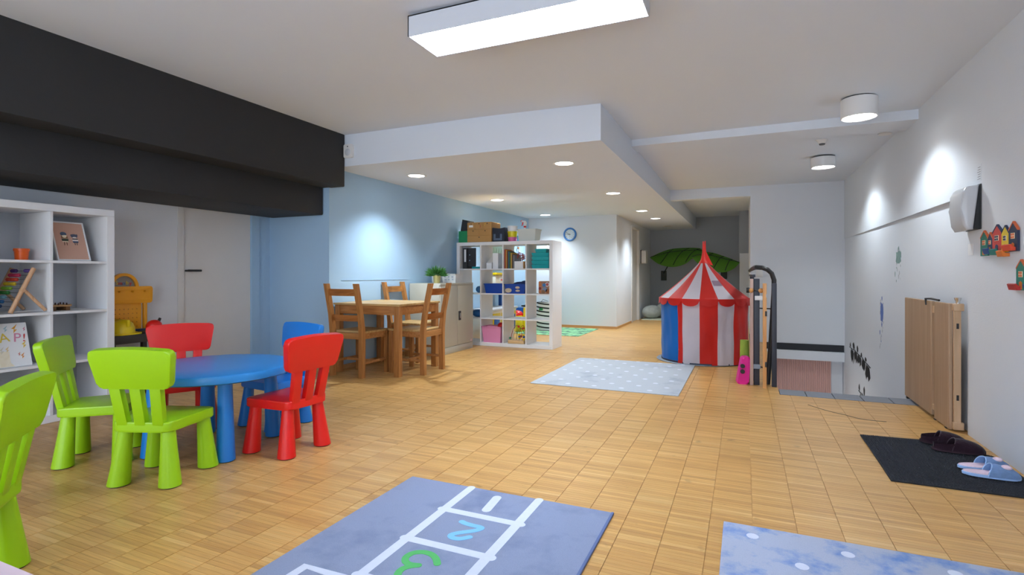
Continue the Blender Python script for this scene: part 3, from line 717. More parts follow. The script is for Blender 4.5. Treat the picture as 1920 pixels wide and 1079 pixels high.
for k in range(5):
    b = MB(); dx = 0.0 if k < 4 else 0.05; w = 0.255 if k < 4 else 0.17
    o4 = [(0, 0), (w, 0), (w, 0.24), (0, 0.24)]
    pts = [(a + 0.012 * (1 if a == 0 else -1), c + 0.012 * (1 if c == 0 else -1), 0) for a, c in o4] + [(a, c, 0.052) for a, c in o4] + [(a + 0.008 * (1 if a == 0 else -1), c + 0.008 * (1 if c == 0 else -1), 0.052) for a, c in o4] + [(a + 0.018 * (1 if a == 0 else -1), c + 0.018 * (1 if c == 0 else -1), 0.005) for a, c in o4]
    fs = [(0, 3, 2, 1), (12, 13, 14, 15)]
    for i in range(4):
        j = (i + 1) % 4; fs += [(i, j, 4 + j, 4 + i), (4 + i, 4 + j, 8 + j, 8 + i), (8 + i, 8 + j, 12 + j, 12 + i)]
    o = b.poly(pts, fs).build('letter_tray', m_teal, None, loc=(kcol(3) + 0.06 + dx, KY + 0.03 - 0.0 * k, lvl[3] + k * 0.0535))
    tag(o, ['teal letter tray at the bottom of the stack in the divider shelf', 'second teal letter tray up in the stack', 'third teal letter tray up in the stack', 'fourth teal letter tray up, under the short one'][k] if k < 4 else 'short teal plastic letter tray topping the stack', 'tray', 'teal letter trays')
# --- second row
t = basket('storage_tub', 'dark blue storage tub, empty, under the magazine files', kcol(1) + 0.185, KY + 0.16, lvl[2], 0.285, 0.3, 0.135, m_tubblue)
t['category'] = 'tub'
t = basket('storage_tub', 'dark blue storage tub with shoe picture and folded cloth in it', kcol(2) + 0.168, KY + 0.16, lvl[2], 0.31, 0.3, 0.13, m_tubblue)
t['category'] = 'tub'; m_tan = mat('print_tan', '#C9BCA4', 0.7, 0.15, 60)
for (a, b_, c, d) in ((-0.10, 0.045, 0.05, 0.035), (0.04, 0.085, 0.035, 0.018), (0.04, 0.04, 0.035, 0.015)):
    MB().ball((a, -0.141 - (b_ - 0.06) * 0.12, b_), c, 0.004, d, 6).build('sole_print', m_tan, t, True)
o = MB().ball((0, 0, 0), 0.13, 0.1, 0.06, 8).ball((0.06, 0.02, 0.045), 0.06, 0.05, 0.03, 8).build('folded_cloth', mat('denim', '#2A3F78', 0.9, 0.5, 25, bump=0.5), None, True, loc=(kcol(2) + 0.19, KY + 0.17, lvl[2] + 0.105))
tag(o, 'crumpled dark blue patterned cloth heaped in the shoe-picture tub', 'cloth')
t = thing('puzzle_box', 'colourful boxed board game leaning in the divider shelf', 'board game', (kcol(3) + 0.155, KY + 0.06, lvl[2]))
MB().prism(rrect(0.17, 0.17, 0.175, 0.02), 0, 0.03, basis((0.085, 0.03, 0), (1, 0, 0), (0, 0, 1), (0, -1, 0)), 0.004).build('board', mat('game_tan', '#A67B62', 0.6, 0.3, 20), t, True)
for (cx_, cz_, r, c) in ((0.02, 0.03, 0.02, '#C2703E'), (0.02, 0.075, 0.02, '#8C2B2B'), (0.02, 0.12, 0.02, '#C2703E'), (0.02, 0.155, 0.016, '#C97B45'), (0.08, 0.12, 0.025, '#3C78B4'), (0.125, 0.13, 0.03, '#D9DADF'), (0.125, 0.13, 0.02, '#B65A5A'), (0.09, 0.06, 0.035, '#7A8CA8'), (0.13, 0.04, 0.03, '#A5663C'), (0.07, 0.03, 0.025, '#8F6A4A')):
    MB().lathe([(r, 0), (r, 0.002 if r < 0.028 else 0.0012)], 16, basis((cx_, -0.0003, cz_), (1, 0, 0), (0, 0, 1), (0, -1, 0))).build('picture_patch', mat('game_' + c, c, 0.6, 0.1), t)
t = tag(MB().ball((0, 0, 0.05), 0.05, 0.06, 0.05, 8).ball((0.03, 0, 0.11), 0.018, 0.02, 0.04, 6).build('toy_figure', mat('toy_blue', '#2F6FA8', 0.5), None, True, loc=(kcol(0) + 0.27, KY + 0.1, lvl[2])), 'small blue toy animal in divider shelf behind the cabinet', 'toy')
t = tag(MB().ball((0, 0, 0.055), 0.085, 0.08, 0.055, 8).build('toy_ball', mat('toy_blue2', '#1F66A8', 0.5), None, True, loc=(kcol(0) + 0.235, KY + 0.12, lvl[1])), 'squashed blue soft ball on the lower divider shelf', 'toy')
# --- bottom row
t = basket('storage_tub', 'pink storage tub with toys in the bottom of the divider shelf', kcol(1) + 0.155, KY + 0.15, lvl[0], 0.3, 0.28, 0.225, m_tubpink)
t['category'] = 'tub'
tag(MB().ball((0, 0, 0), 0.05, 0.05, 0.045, 8).build('red_ball', m_red, None, True, loc=(kcol(1) + 0.25, KY + 0.14, lvl[0] + 0.235)), 'red toy ball on top of the pink tub', 'ball')
tag(MB().ball((0, 0, 0), 0.1, 0.1, 0.04, 8).build('pink_cushion', plastic('toy_pink', '#D97FA5'), None, True, loc=(kcol(1) + 0.12, KY + 0.15, lvl[0] + 0.2)), 'pink soft toy lying in the pink tub', 'toy')
t = thing('bead_maze', 'wooden bead maze with looping red and green wires in the divider shelf', 'toy', (kcol(2) + 0.17, KY + 0.13, lvl[0]))
bx('base', wood('maze_base', '#C9A06A', '#DDB988'), t, -0.115, 0.125, -0.1, 0.1, 0, 0.045, 0.006)
def arc(cx_, cz_, rx, rz_, y, a0=0.0, a1=PI, n=20): return [(cx_ + rx * math.cos(a0 + (a1 - a0) * i / n), y + 0.03 * math.sin(3 * i / n), cz_ + rz_ * math.sin(a0 + (a1 - a0) * i / n)) for i in range(n + 1)]
for (cx_, rx, rz_, y, c) in ((-0.01, 0.085, 0.2, -0.04, '#A83A34'), (0.03, 0.06, 0.16, 0.0, '#3C7A48'), (0.0, 0.1, 0.15, 0.04, '#C9A43C'), (0.05, 0.05, 0.2, 0.02, '#A83A34')):
    w = MB().tube(arc(cx_, 0.045, rx, rz_, y), 0.0035, 6).build('wire', mat('wire_' + c, c, 0.4), t, True)
for k, (x, z, c) in enumerate(((-0.105, 0.07, '#2F7A55'), (0.02, 0.235, '#D02A22'), (0.085, 0.21, '#D02A22'), (0.03, 0.12, '#E5C321'), (0.09, 0.12, '#E5C321'), (0.03, 0.07, '#E5C321'), (0.1, 0.06, '#E5C321'), (0.03, 0.095, '#1F4FA0'), (0.095, 0.09, '#1F4FA0'), (0.06, 0.1, '#7A2E2A'))):
    MB().ball((x, -0.04 + 0.01 * (k % 3), z), 0.017, n=8).build('bead', mat('bead_' + c, c, 0.35), t, True)
# --- on top of the divider
ZT = KS
m_kraft = mat('cardboard', '#B98D56', 0.85, 0.06, 6)
t = tag(MB().box(0, 0.16, 0, 0.25, 0, 0.17, 0.004).build('green_box', mat('green_card', '#0E8A55', 0.6), None, True, loc=(KX + 0.005, KY + 0.05, ZT)), 'green cardboard box at the wall end on top of the divider shelf', 'box')
t = thing('black_file_box', 'black document box standing on the green box', 'box', (KX + 0.03, KY + 0.06, ZT + 0.17))
MB().prism([(0, 0), (0.11, 0), (0.12, 0.15), (0.03, 0.17)], 0, 0.2, basis((0, 0.2, 0), (1, 0, 0), (0, 0, 1), (0, -1, 0)), 0.003, 1).build('case', mat('file_black2', '#26292E', 0.5), t)
t = thing('cardboard_drawer_unit', 'brown cardboard unit with six small drawers on top of the divider', 'drawer unit', (KX + 0.165, KY + 0.02, ZT))
bx('case', m_kraft, t, 0, 0.385, 0.004, 0.3, 0, 0.285, 0.002, 1)
def drw(x0, x1, z0, z1):
    d = bx('drawer', m_kraft, t, x0 + 0.002, x1 - 0.002, -0.004, 0.004, z0 + 0.002, z1 - 0.002, 0.002, 1)
    MB().lathe([(0.008, 0), (0.008, 0.001)], 12, basis(((x0 + x1) / 2, -0.0042, z1 - 0.022), (1, 0, 0), (0, 0, 1), (0, -1, 0))).build('finger_hole', m_dark, d)
    return d
d = drw(0.0, 0.128, 0.185, 0.285); MB().box(0.03, 0.095, -0.006, -0.0045, 0.215, 0.245).build('paper_label', m_paper, d)
d = drw(0.128, 0.256, 0.185, 0.285); text_mesh('drawer_number', '3', 0.05, mat('print_red', '#B03A2E'), d, basis((0.21, -0.005, 0.208), (1, 0, 0), (0, 0, 1), (0, -1, 0)), 0.0006)
d = drw(0.256, 0.385, 0.185, 0.285); text_mesh('drawer_number', '7', 0.05, mat('print_gold', '#D9B73C'), d, basis((0.285, -0.005, 0.23), (1, 0, 0), (0, 0, 1), (0, -1, 0)), 0.0006)
drw(0.0, 0.19, 0.095, 0.183); drw(0.19, 0.385, 0.095, 0.183); drw(0.0, 0.385, 0.004, 0.093)
t = thing('navy_file_box', 'dark navy magazine box with label pocket on top of the divider shelf', 'box', (KX + 0.56, KY + 0.03, ZT))
MB().prism([(0, 0), (0.19, 0), (0.19, 0.2), (0.13, 0.19), (0.1, 0.185), (0.0, 0.2)], 0, 0.22, basis((0, 0.22, 0), (1, 0, 0), (0, 0, 1), (0, -1, 0)), 0.003, 1).build('case', mat('navy_card', '#1A2233', 0.6), t)
MB().box(0.02, 0.05, -0.002, 0.0, 0.02, 0.11).box(0.12, 0.15, -0.002, 0, 0.02, 0.11).box(0.05, 0.12, -0.002, 0, 0.02, 0.05).build('label_pocket', mat('pocket_grey', '#56637A', 0.3), t)
for k, (c, z, h, nm) in enumerate((('#DB6B9F', 0, 0.062, 'pink'), ('#D9CB1E', 0.063, 0.08, 'yellow'), ('#E3E6EC', 0.144, 0.075, 'clear'))):
    w = 0.066 + 0.004 * k
    b = MB().lathe([(w * 0.86, 0), (w, h), (w * 1.04, h), (w * 1.04, h - 0.006), (w * 0.97, h - 0.007), (w * 0.84, 0.004)], 24, cap=False).lathe([(w * 0.86, 0), (w * 0.86, 0.004)], 24)
    tag(b.build('food_container', mat('cont_' + c, c, 0.25, 0.05), None, True, loc=(KX + 0.835, KY + 0.11, ZT + z)), nm + ' round plastic pot stacked on top of the divider shelf', 'pot', 'stacked plastic pots')
t = tag(MB().lathe([(0.02, 0), (0.024, 0.08), (0.022, 0.08), (0.018, 0.004)], 16, cap=False).lathe([(0.02, 0), (0.02, 0.004)], 16).build('drinking_glass', mat('glass_blue', '#6FB6D8', 0.1), None, True, loc=(KX + 0.935, KY + 0.09, ZT)), 'small blue tumbler between the stacked pots and the clear tub', 'glass')
m_clear = mat('frosted_clear', '#DDE3DF', 0.3, 0.03, alpha=0.82)
t = basket('clear_tub', 'frosted clear plastic tub on the free end of the divider shelf', KX + 1.08, KY + 0.14, ZT, 0.27, 0.22, 0.165, m_clear); t['category'] = 'tub'
t = thing('spray_bottle', 'white spray bottle with red trigger standing in the clear tub', 'spray bottle', (KX + 1.0, KY + 0.17, ZT + 0.008))
MB().lathe([(0.032, 0), (0.034, 0.12), (0.015, 0.17), (0.013, 0.19)], 20).build('bottle', m_wplast, t, True)
MB().lathe([(0.018, 0.19), (0.018, 0.212)], 16).build('collar', m_red, t, True)
MB().prism([(-0.015, 0.212), (0.02, 0.212), (0.03, 0.255), (0.01, 0.285), (-0.05, 0.29), (-0.055, 0.272), (-0.012, 0.265)], -0.011, 0.011, basis((0, 0, 0), (1, 0, 0), (0, 0, 1), (0, -1, 0)), 0.004).build('spray_head', m_wplast, t, True)
MB().prism([(-0.02, 0.268), (-0.035, 0.268), (-0.05, 0.215), (-0.043, 0.213)], -0.007, 0.007, basis((0, 0, 0), (1, 0, 0), (0, 0, 1), (0, -1, 0)), 0.002).box(-0.06, -0.035, -0.009, 0.009, 0.27, 0.293, 0.003).build('trigger', m_red, t, True)

# ------------------------------------------------------------------ corner behind the divider
t = thing('toy_kitchen', 'yellow, white and blue plastic toy kitchen behind the divider shelf', 'toy kitchen', (-3.90, 7.35, 0))
m_ky, m_kw, m_kb = plastic('toy_yellow', '#E8CB12'), plastic('toy_cream', '#EDE9DA'), plastic('toy_navy', '#164E9C')
bx('cupboard', m_kw, t, 0.0, 0.34, 0, 0.95, 0, 0.44, 0.01)
bx('worktop', plastic('toy_grey', '#C9CCD2'), t, 0, 0.37, -0.01, 0.96, 0.44, 0.475, 0.01)
for k in range(3): 
    d = bx('door', m_ky, t, 0.34, 0.35, 0.03 + 0.31 * k, 0.30 + 0.31 * k, 0.05, 0.40, 0.004); bx('door_panel', m_kb, d, 0.35, 0.356, 0.06 + 0.31 * k, 0.26 + 0.31 * k, 0.1, 0.35, 0.003)
for y in (0.42, 0.9): bx('post', m_kb, t, 0.03, 0.08, y, y + 0.05, 0.475, 0.86, 0.006)
bx('hood', m_kw, t, 0.01, 0.24, 0.35, 0.97, 0.84, 1.0, 0.015); bx('hood_top', m_ky, t, 0.0, 0.26, 0.33, 0.99, 1.0, 1.04, 0.01); bx('hood_base', m_ky, t, 0.0, 0.25, 0.34, 0.98, 0.815, 0.84, 0.01)
dl = MB().lathe([(0.055, 0), (0.055, 0.006)], 24, basis((0.24, 0.55, 0.92), (0, 1, 0), (0, 0, 1), (1, 0, 0))).build('dial', m_wplast, t, True); MB().box(0.246, 0.252, 0.535, 0.58, 0.91, 0.93).build('pointer', m_red, dl)
t = thing('toy_oven', 'small yellow toy grill with red lid beside the toy kitchen', 'toy', (-3.70, 8.66, 0.006), 0.2)
bx('body', m_ky, t, -0.12, 0.12, -0.12, 0.12, 0, 0.28, 0.015); MB().ball((0, 0, 0.28), 0.12, 0.12, 0.09, 8).build('lid', m_red, t, True); bx('side_tower', m_ky, t, 0.12, 0.16, -0.04, 0.04, 0, 0.42, 0.012)
tag(MB().prism(rrect(0.16, 0.19, 0.4, 0.04), -0.05, 0.05, basis((0, 0, 0), (1, 0, 0), (0, 0, 1), (0, -1, 0)), 0.02).build('blue_toy_board', plastic('toy_mid', '#1F66C4'), None, True, loc=(ony(978, 600, 8.95).x, 8.95, 0.006)), 'upright blue plastic toy panel behind the bead maze', 'toy')
def M_stripe():
    m = bpy.data.materials.new('striped_cloth'); m.use_nodes = True; n = m.node_tree.nodes; l = m.node_tree.links; b = n['Principled BSDF']
    tc = n.new('ShaderNodeTexCoord'); s = n.new('ShaderNodeSeparateXYZ'); l.new(tc.outputs['Object'], s.inputs[0])
    q = n.new('ShaderNodeMath'); q.operation = 'MULTIPLY_ADD'; l.new(s.outputs[0], q.inputs[0]); q.inputs[1].default_value = 0.12; l.new(s.outputs[2], q.inputs[2])
    f = n.new('ShaderNodeMath'); f.operation = 'MODULO'; l.new(q.outputs[0], f.inputs[0]); f.inputs[1].default_value = 0.07
    g = n.new('ShaderNodeMath'); g.operation = 'GREATER_THAN'; l.new(f.outputs[0], g.inputs[0]); g.inputs[1].default_value = 0.045
    x = n.new('ShaderNodeMix'); x.data_type = 'RGBA'; x.inputs[6].default_value = srgb('#E6E6E8'); x.inputs[7].default_value = srgb('#1B1B1F'); l.new(g.outputs[0], x.inputs[0]); l.new(x.outputs[2], b.inputs['Base Color'])
    b.inputs['Roughness'].default_value = 0.9; return m
m_str = M_stripe()
for (x, y, w, h, lab) in ((-3.33, 9.08, 0.15, 0.50, 'black-and-white striped fabric storage bin with green tag, taller, on the road rug'), (-3.74, 9.3, 0.14, 0.42, 'black-and-white striped fabric storage bin by the blue wall behind the toys')):
    t = thing('fabric_bin', lab, 'storage bin', (x, y, 0.006), 0, 'striped fabric bins')
    MB().lathe([(w * 0.95, 0.004), (w, h * 0.5), (w * 0.97, h), (w * 0.92, h), (w * 0.95, h * 0.5), (w * 0.9, 0.02)], 28, cap=False).lathe([(w * 0.94, 0.0), (w * 0.94, 0.02)], 28).build('bin', m_str, t, True)
    if h > 0.45: MB().box(-0.05, 0.02, -w - 0.006, -w - 0.001, 0.36, 0.40).build('tag', mat('tag_green', '#1E8A4A'), t)
    MB().tube([(-0.08, 0, h - 0.01), (-0.03, 0, h + 0.05), (0.06, 0, h + 0.02)], 0.004, 6).build('cord', m_dark, t, True)
o = MB().box(-3.85, -2.47, 8.32, 9.62, 0.0, 0.006, 0.002, 1).build('road_rug', M_carpet('road_carpet', '#7FC08A', '#A5D8A8', '#5E7F72', 0.47, 0.55, 6), None)
tag(o, 'green play rug with printed roads in front of the clock wall', 'rug')
# mirror on the blue wall with reflected trees painted on, seen through the shelf
t = thing('tree_mirror', 'mirror with painted pale green reflection of bare trees on the blue wall behind the divider', 'mirror', (XB, 8.35, 1.3))
MB().box(0, 0.012, -0.27, 0.27, -0.2, 0.2).build('mirror_pane', mat('reflection_green', '#BFE3DF', 0.7), t)
for k in range(5):
    y = -0.2 + 0.1 * k
    MB().tube([(0.013, y, -0.19), (0.013, y + 0.02, 0.0), (0.013, y - 0.015, 0.16)], 0.004, 5).tube([(0.013, y + 0.02, 0.0), (0.013, y + 0.07, 0.12)], 0.0025, 5).tube([(0.013, y + 0.012, -0.05), (0.013, y - 0.05, 0.09)], 0.0025, 5).build('reflected_tree', mat('reflection_tree', '#7FA6A4', 0.7), t)
t = thing('hanging_mobile', 'string of small ornaments hanging on the blue wall behind the divider', 'decoration', (XB + 0.03, 9.18, 1.62))
MB().tube([(0, 0, 0), (0, 0, -0.4)], 0.003, 6).build('string', m_dark, t)
for k in range(6): MB().ball((0, 0.02 * (-1) ** k, -0.05 - 0.065 * k), 0.022, n=6).build('ornament', mat('orn_%d' % (k % 3), ('#5B6C8C', '#C98A5A', '#E9EBEE')[k % 3]), t, True)
# clock
t = thing('wall_clock', 'round blue-rimmed wall clock with white face on white wall', 'clock', (-3.058, YC, 1.776))
MC = basis((0, 0, 0), (1, 0, 0), (0, 0, 1), (0, -1, 0))
MB().lathe([(0.13, 0.0), (0.13, 0.02), (0.115, 0.034), (0.1, 0.03), (0.095, 0.018)], 40, MC, cap=False).build('rim', plastic('clock_blue', '#3F7FC8'), t, True)
fc = MB().lathe([(0.1, 0.0), (0.1, 0.016)], 40, MC).build('face', mat('clock_face', '#DCE8F0', 0.4), t)
for k in range(12):
    a = PI / 2 - k * PI / 6
    text_mesh('numeral', str(k or 12), 0.024, m_dark, fc, basis((0.078 * math.cos(a), -0.0165, 0.078 * math.sin(a) - 0.008), (1, 0, 0), (0, 0, 1), (0, -1, 0)), 0.0003)
def hand(ang, ln, w, nm): a = math.radians(90 - ang); d = Vector((math.cos(a), 0, math.sin(a))); MB().tube([Vector((0, -0.019, 0)) - d * 0.012, Vector((0, -0.019, 0)) + d * ln], w, 6).build(nm, m_dark, t)
hand(296, 0.072, 0.003, 'minute_hand'); hand(263, 0.05, 0.0035, 'hour_hand'); hand(180, 0.075, 0.001, 'second_hand')

# ------------------------------------------------------------------ circus play tent
TC = Vector((-0.447, 6.655, 0)); TR_, TE, TA = 0.492, 0.735, 1.165
tent = thing('circus_tent', 'red and white striped circus play tent with blue doorway', 'play tent', TC)
base_ang = math.atan2(-TC.y, -TC.x)      # towards the camera
m_tr, m_tw, m_tb = (mat('tent_red', '#EE2A1C', 0.55, 0.05, 6, sheen=0.2), mat('tent_white', '#EFE8EE', 0.6, 0.03, 6, sheen=0.2), mat('tent_blue', '#0A82DE', 0.55, 0.05, 6, sheen=0.2))
def tang(deg): return base_ang + math.radians(deg)
def twall(a0, a1, m, nm, r_off=0.0, z0=0.012):
    def f(u, v):
        a = tang(a0 + (a1 - a0) * u); z = z0 + (TE - z0) * v
        fold = 0.003 * math.sin(23 * a + 7 * v) + 0.004 * math.sin(9 * a - 11 * v)
        r = TR_ + r_off - 0.012 * math.sin(PI * v) * abs(math.sin((a - base_ang) * 8)) - 0.03 * (1 - v) ** 2 * (0.4 + 0.3 * math.sin(3 * a)) + fold * (1 - v * 0.4)
        return Vector((r * math.cos(a), r * math.sin(a), z))
    return MB().grid(f, max(4, int((a1 - a0) / 3)), 14, 0.003).build(nm, m, tent, True)
def troof(a0, a1, m):
    def f(u, v):
        a = tang(a0 + (a1 - a0) * u); k = 1 - v; r = 0.035 + (TR_ + 0.008 - 0.035) * k
        z = TA - (TA - TE) * (k ** 0.93) - 0.018 * math.sin(PI * k) * (0.6 + 0.4 * math.sin(16 * (a - base_ang) / 2) ** 2)
        return Vector((r * math.cos(a), r * math.sin(a), z))
    return MB().grid(f, 6, 14, 0.003).build('roof_panel', m, tent, True)
bd = [-4.5 + 22.5 * k for k in range(-8, 9)]
for k in range(16):
    a0, a1 = bd[k], bd[k + 1]; red = (k % 2 == 0)
    rr = m_tr if red else m_tw
    if a0 >= 63: rr = m_tr if a0 < 85 else (m_tw if red else m_tr)
    troof(a0, a1, rr)
wl = [(-34, -27, m_tr), (-27, -4.5, m_tw), (-4.5, 18, m_tr), (18, 40.5, m_tw), (40.5, 85.5, m_tr), (85.5, 108, m_tw), (108, 130.5, m_tr), (130.5, 153, m_tw), (153, 175.5, m_tr), (175.5, 198, m_tw), (198, 220.5, m_tr), (220.5, 242.5, m_tw), (242.5, 258, m_tr)]
for a0, a1, m in wl: twall(a0, a1, m, 'wall_panel')
twall(-102, -33, m_tb, 'door_flap', -0.012, 0.03)
# scalloped valance
nsc = 16
for k in range(nsc):
    a0, a1 = bd[k] , bd[k + 1]
    def f(u, v, a0=a0, a1=a1):
        a = tang(a0 + (a1 - a0) * u); d = 0.022 + 0.06 * math.sqrt(max(0, 1 - (2 * u - 1) ** 2))
        r = TR_ + 0.012 + 0.004 * v; return Vector((r * math.cos(a), r * math.sin(a), TE + 0.004 - d * v))
    MB().grid(f, 12, 3, 0.002).build('valance_scallop', m_tr, tent, True)
MB().lathe([(0.075, TA - 0.055), (0.05, TA - 0.015), (0.028, TA + 0.02), (0.0125, TA + 0.1), (0.006, TA + 0.235)], 14).build('spire', m_tr, tent, True)
fl = MB()
rt = Vector((RT.x, RT.y, 0))
fl.prism([(-0.01, 0.10), (0.02, 0.245), (0.028, 0.235), (0.03, 0.12), (0.115, -0.05), (0.06, -0.035)], -0.003, 0.003, basis((0, 0, TA), rt, (0, 0, 1), rt.cross(Vector((0, 0, 1)))), 0.001, 1)
fl.build('pennant', m_tr, tent, True)
fb = Vector((-0.028, 0.02, 0))
MB().lathe([(0.50, 0.0), (0.508, 0.005), (0.50, 0.011), (0.3, 0.012)], 48, Matrix.Translation(fb)).build('ground_sheet', mat('sheet_grey', '#7E8792', 0.7), tent, True)
MB().lathe([(TR_ - 0.03, 0.010), (TR_ - 0.014, 0.010), (TR_ - 0.014, 0.026), (TR_ - 0.03, 0.026)], 48, cap=False).build('hem_wire', mat('hem_navy', '#2A3245', 0.6), tent, True)
a = tang(30); MB()
def patch(u, v):
    a = tang(20 + 19.5 * u); k = 0.62 - 0.14 * v; r = 0.035 + (TR_ + 0.008 - 0.035) * k
    z = TA - (TA - TE) * (k ** 0.93) - 0.018 * math.sin(PI * k) * 0.8 + 0.006
    return Vector((r * math.cos(a), r * math.sin(a), z))
MB().grid(patch, 5, 3, 0.001).build('roof_patch', mat('tent_mauve', '#BDA0B4', 0.6), tent, True)

# ------------------------------------------------------------------ passage: leaf canopies, cushion roll, mat, dispenser
def leaf(label, upper, lower, yu, yl, yt):
    t = thing('leaf_canopy', label, 'canopy', (0, 0, 0), 0, 'green leaf canopies on the grey wall')
    n_ = len(upper) - 1
    def smp(P, u):
        x = u * n_; i = min(int(x), n_ - 1); k = x - i; p0, p1, p2, p3 = [Vector(P[max(0, min(n_, i + d))]) for d in (-1, 0, 1, 2)]
        return 0.5 * ((2 * p1) + (p2 - p0) * k + (2 * p0 - 5 * p1 + 4 * p2 - p3) * k * k + (3 * p1 - p0 - 3 * p2 + p3) * k ** 3)
    def f(u, v):
        a, c_ = smp(upper, u), smp(lower, u); w = math.sin(PI * u)
        A = ony(a.x, a.y, yt + (yu - yt) * w); B_ = ony(c_.x, c_.y, yt + (yl - yt) * w)
        return A.lerp(B_, v) + Vector((0, -0.10 * math.sin(PI * v) * w, 0.03 * math.sin(PI * v) * w))
    MB().grid(f, 24, 10, 0.006).build('leaf', mat('leaf_green', '#6CA83A', 0.6, 0.12, 4), t, True)
    m_rib = mat('rib_dark', '#27332A', 0.6)
    o_ = Vector((0, -0.014, 0))
    MB().tube([f(0.03 + 0.94 * i / 16, 0.22) + o_ for i in range(17)], 0.008, 6).build('midrib', m_rib, t, True)
    for u in (0.22, 0.42, 0.62):
        MB().tube([f(u + 0.13 * (1 - k / 5), 0.22 + 0.7 * k / 5) + o_ for k in range(6)], 0.008, 5).build('rib', m_rib, t, True)
        MB().tube([f(u + 0.13 + 0.07 * k / 3, 0.22 - 0.18 * k / 3) + o_ for k in range(4)], 0.007, 5).build('rib', m_rib, t, True)
    return t, m_rib
lf, m_rib = leaf('large green fabric leaf canopy hung beside the passage wall', [(1218, 483), (1240, 473), (1260, 467), (1290, 465), (1312, 466), (1320, 471)], [(1218, 483), (1236, 496), (1260, 501), (1283, 496), (1300, 484), (1320, 472)], 13.2, 12.7, 12.9)
MB().box(-1.90, -1.77, YK - 0.05, YK, 0.86, 1.10, 0.008).build('bracket', m_rib, lf); MB().tube([(-1.83, YK - 0.05, 1.05), (-1.70, 13.3, 1.22), (-1.6, 13.02, 1.50)], 0.014, 8).build('stalk', m_rib, lf, True)
lf2, _ = leaf('large green fabric leaf canopy hung beside the white pier', [(1296, 482), (1312, 474), (1335, 474), (1355, 480), (1372, 486), (1387, 492)], [(1296, 482), (1312, 497), (1335, 508), (1358, 511), (1376, 504), (1387, 493)], 12.5, 12.05, 12.3)
MB().box(-0.52, -0.38, YK - 0.05, YK, 0.90, 1.12, 0.008).build('bracket', m_rib, lf2); MB().tube([(-0.45, YK - 0.05, 1.05), (-0.52, 13.0, 1.16), (-0.58, 12.5, 1.33)], 0.014, 8).build('stalk', m_rib, lf2, True)
tag(MB().box(-2.10, -0.25, 11.95, 13.5, 0, 0.012, 0.004).build('pale_mat', mat('mat_pale', '#C9CDB8', 0.9, 0.06), None), 'pale green floor mat in front of the grey wall', 'mat')
t = thing('plush_bolster', 'grey spotted soft bolster toy lying on the pale mat', 'soft toy', (-1.93, 12.35, 0.012), math.radians(-32))
m_pl = mat('plush_grey', '#B4BAB6', 0.95, 0.25, 14, bump=0.4)
MB().ball((0, 0.0, 0.15), 0.15, 0.30, 0.15, 10).build('body', m_pl, t, True)
MB().ball((0, 0.33, 0.16), 0.15, 0.16, 0.16, 10).build('head', m_pl, t, True); MB().ball((0.1, 0.42, 0.27), 0.04, 0.05, 0.05, 6).build('ear', m_pl, t, True); MB().ball((-0.1, 0.42, 0.27), 0.04, 0.05, 0.05, 6).build('ear', m_pl, t, True)
t = thing('paper_towel_dispenser', 'small white wall dispenser beyond the passage door', 'dispenser', (-2.165, 12.33, 1.26))
MB().prism(rrect(0.24, 0.24, 0.30, 0.04), 0, 0.12, basis((0, 0, 0), (0, 1, 0), (0, 0, 1), (1, 0, 0)), 0.03, 4).build('cover', m_wplast, t, True); bx('back_plate', m_dark, t, 0.001, 0.02, -0.127, 0.127, 0.0, 0.305, 0.004)

# ------------------------------------------------------------------ stair railing with folded gate
m_navy = mat('steel_navy', '#2A2F3D', 0.45, 0.25, 9)
m_gun = mat('steel_black', '#2B2B2D', 0.3, 0.25, 12)
t = thing('stair_railing', 'dark steel stair railing with black tubular handrail and navy posts', 'railing', (0.0, 0.0, 0.0))
bx('end_post', m_navy, t, 0.078, 0.126, 5.33, 5.40, 0.0, 0.97, 0.003)
bx('return_post', m_navy, t, 0.224, 0.264, 5.29, 5.35, 0.0, 0.93, 0.003)
path = [(0.07, 8.6, 1.065), (0.075, 6.5, 1.07), (0.088, 5.45, 1.075), (0.10, 5.38, 1.076), (0.15, 5.35, 1.071), (0.19, 5.36, 1.055), (0.226, 5.375, 1.02), (0.246, 5.385, 0.96), (0.246, 5.39, 0.88), (0.222, 5.40, 0.4), (0.195, 5.41, 0.0)]
MB().tube(path, 0.021, 12).build('handrail', m_gun, t, True)
bx('base_rail', m_navy, t, 0.062, 0.092, 5.40, 8.6, 0.10, 0.13, 0.002); bx('top_rail', m_navy, t, 0.062, 0.092, 5.40, 8.6, 0.985, 1.01, 0.002)
b0 = bx('baluster', m_navy, t, -0.006, 0.006, -0.012, 0.012, 0.0, 0.985, 0.0); b0.location = (0.077, 5.55, 0)
for k in range(1, 22):
    c = b0.copy(); C.objects.link(c); c.parent = t; c.location = (0.077, 5.55 + 0.145 * k, 0)
MB().tube([(0.11, 5.36, 0.70), (0.24, 5.32, 0.70)], 0.006, 8).build('tie_rod', m_gun, t, True)
MB().tube([(0.11, 5.36, 0.165), (0.19, 5.30, 0.165)], 0.006, 8).build('tie_rod', m_gun, t, True)
t = thing('stair_gate', 'folded wooden child stair gate with knobs strapped to the railing', 'gate', (0, 0, 0))
m_beech = wood('beech', '#C98A4A', '#DDA465', 0.4, 2, 3)
MB().prism([(0.149, 0), (0.179, 0), (0.179, 0.80), (0.172, 0.81), (0.172, 0.83), (0.179, 0.84), (0.179, 0.93), (0.149, 0.93)], 5.20, 5.26, basis((0, 0, 0), (1, 0, 0), (0, 0, 1), (0, 1, 0)), 0.002, 1).build('gate_stile', m_beech, t)
bx('wood_board', mat('board_pink', '#BFA39A', 0.6, 0.1), t, 0.046, 0.074, 5.31, 5.40, 0.0, 0.97, 0.002)
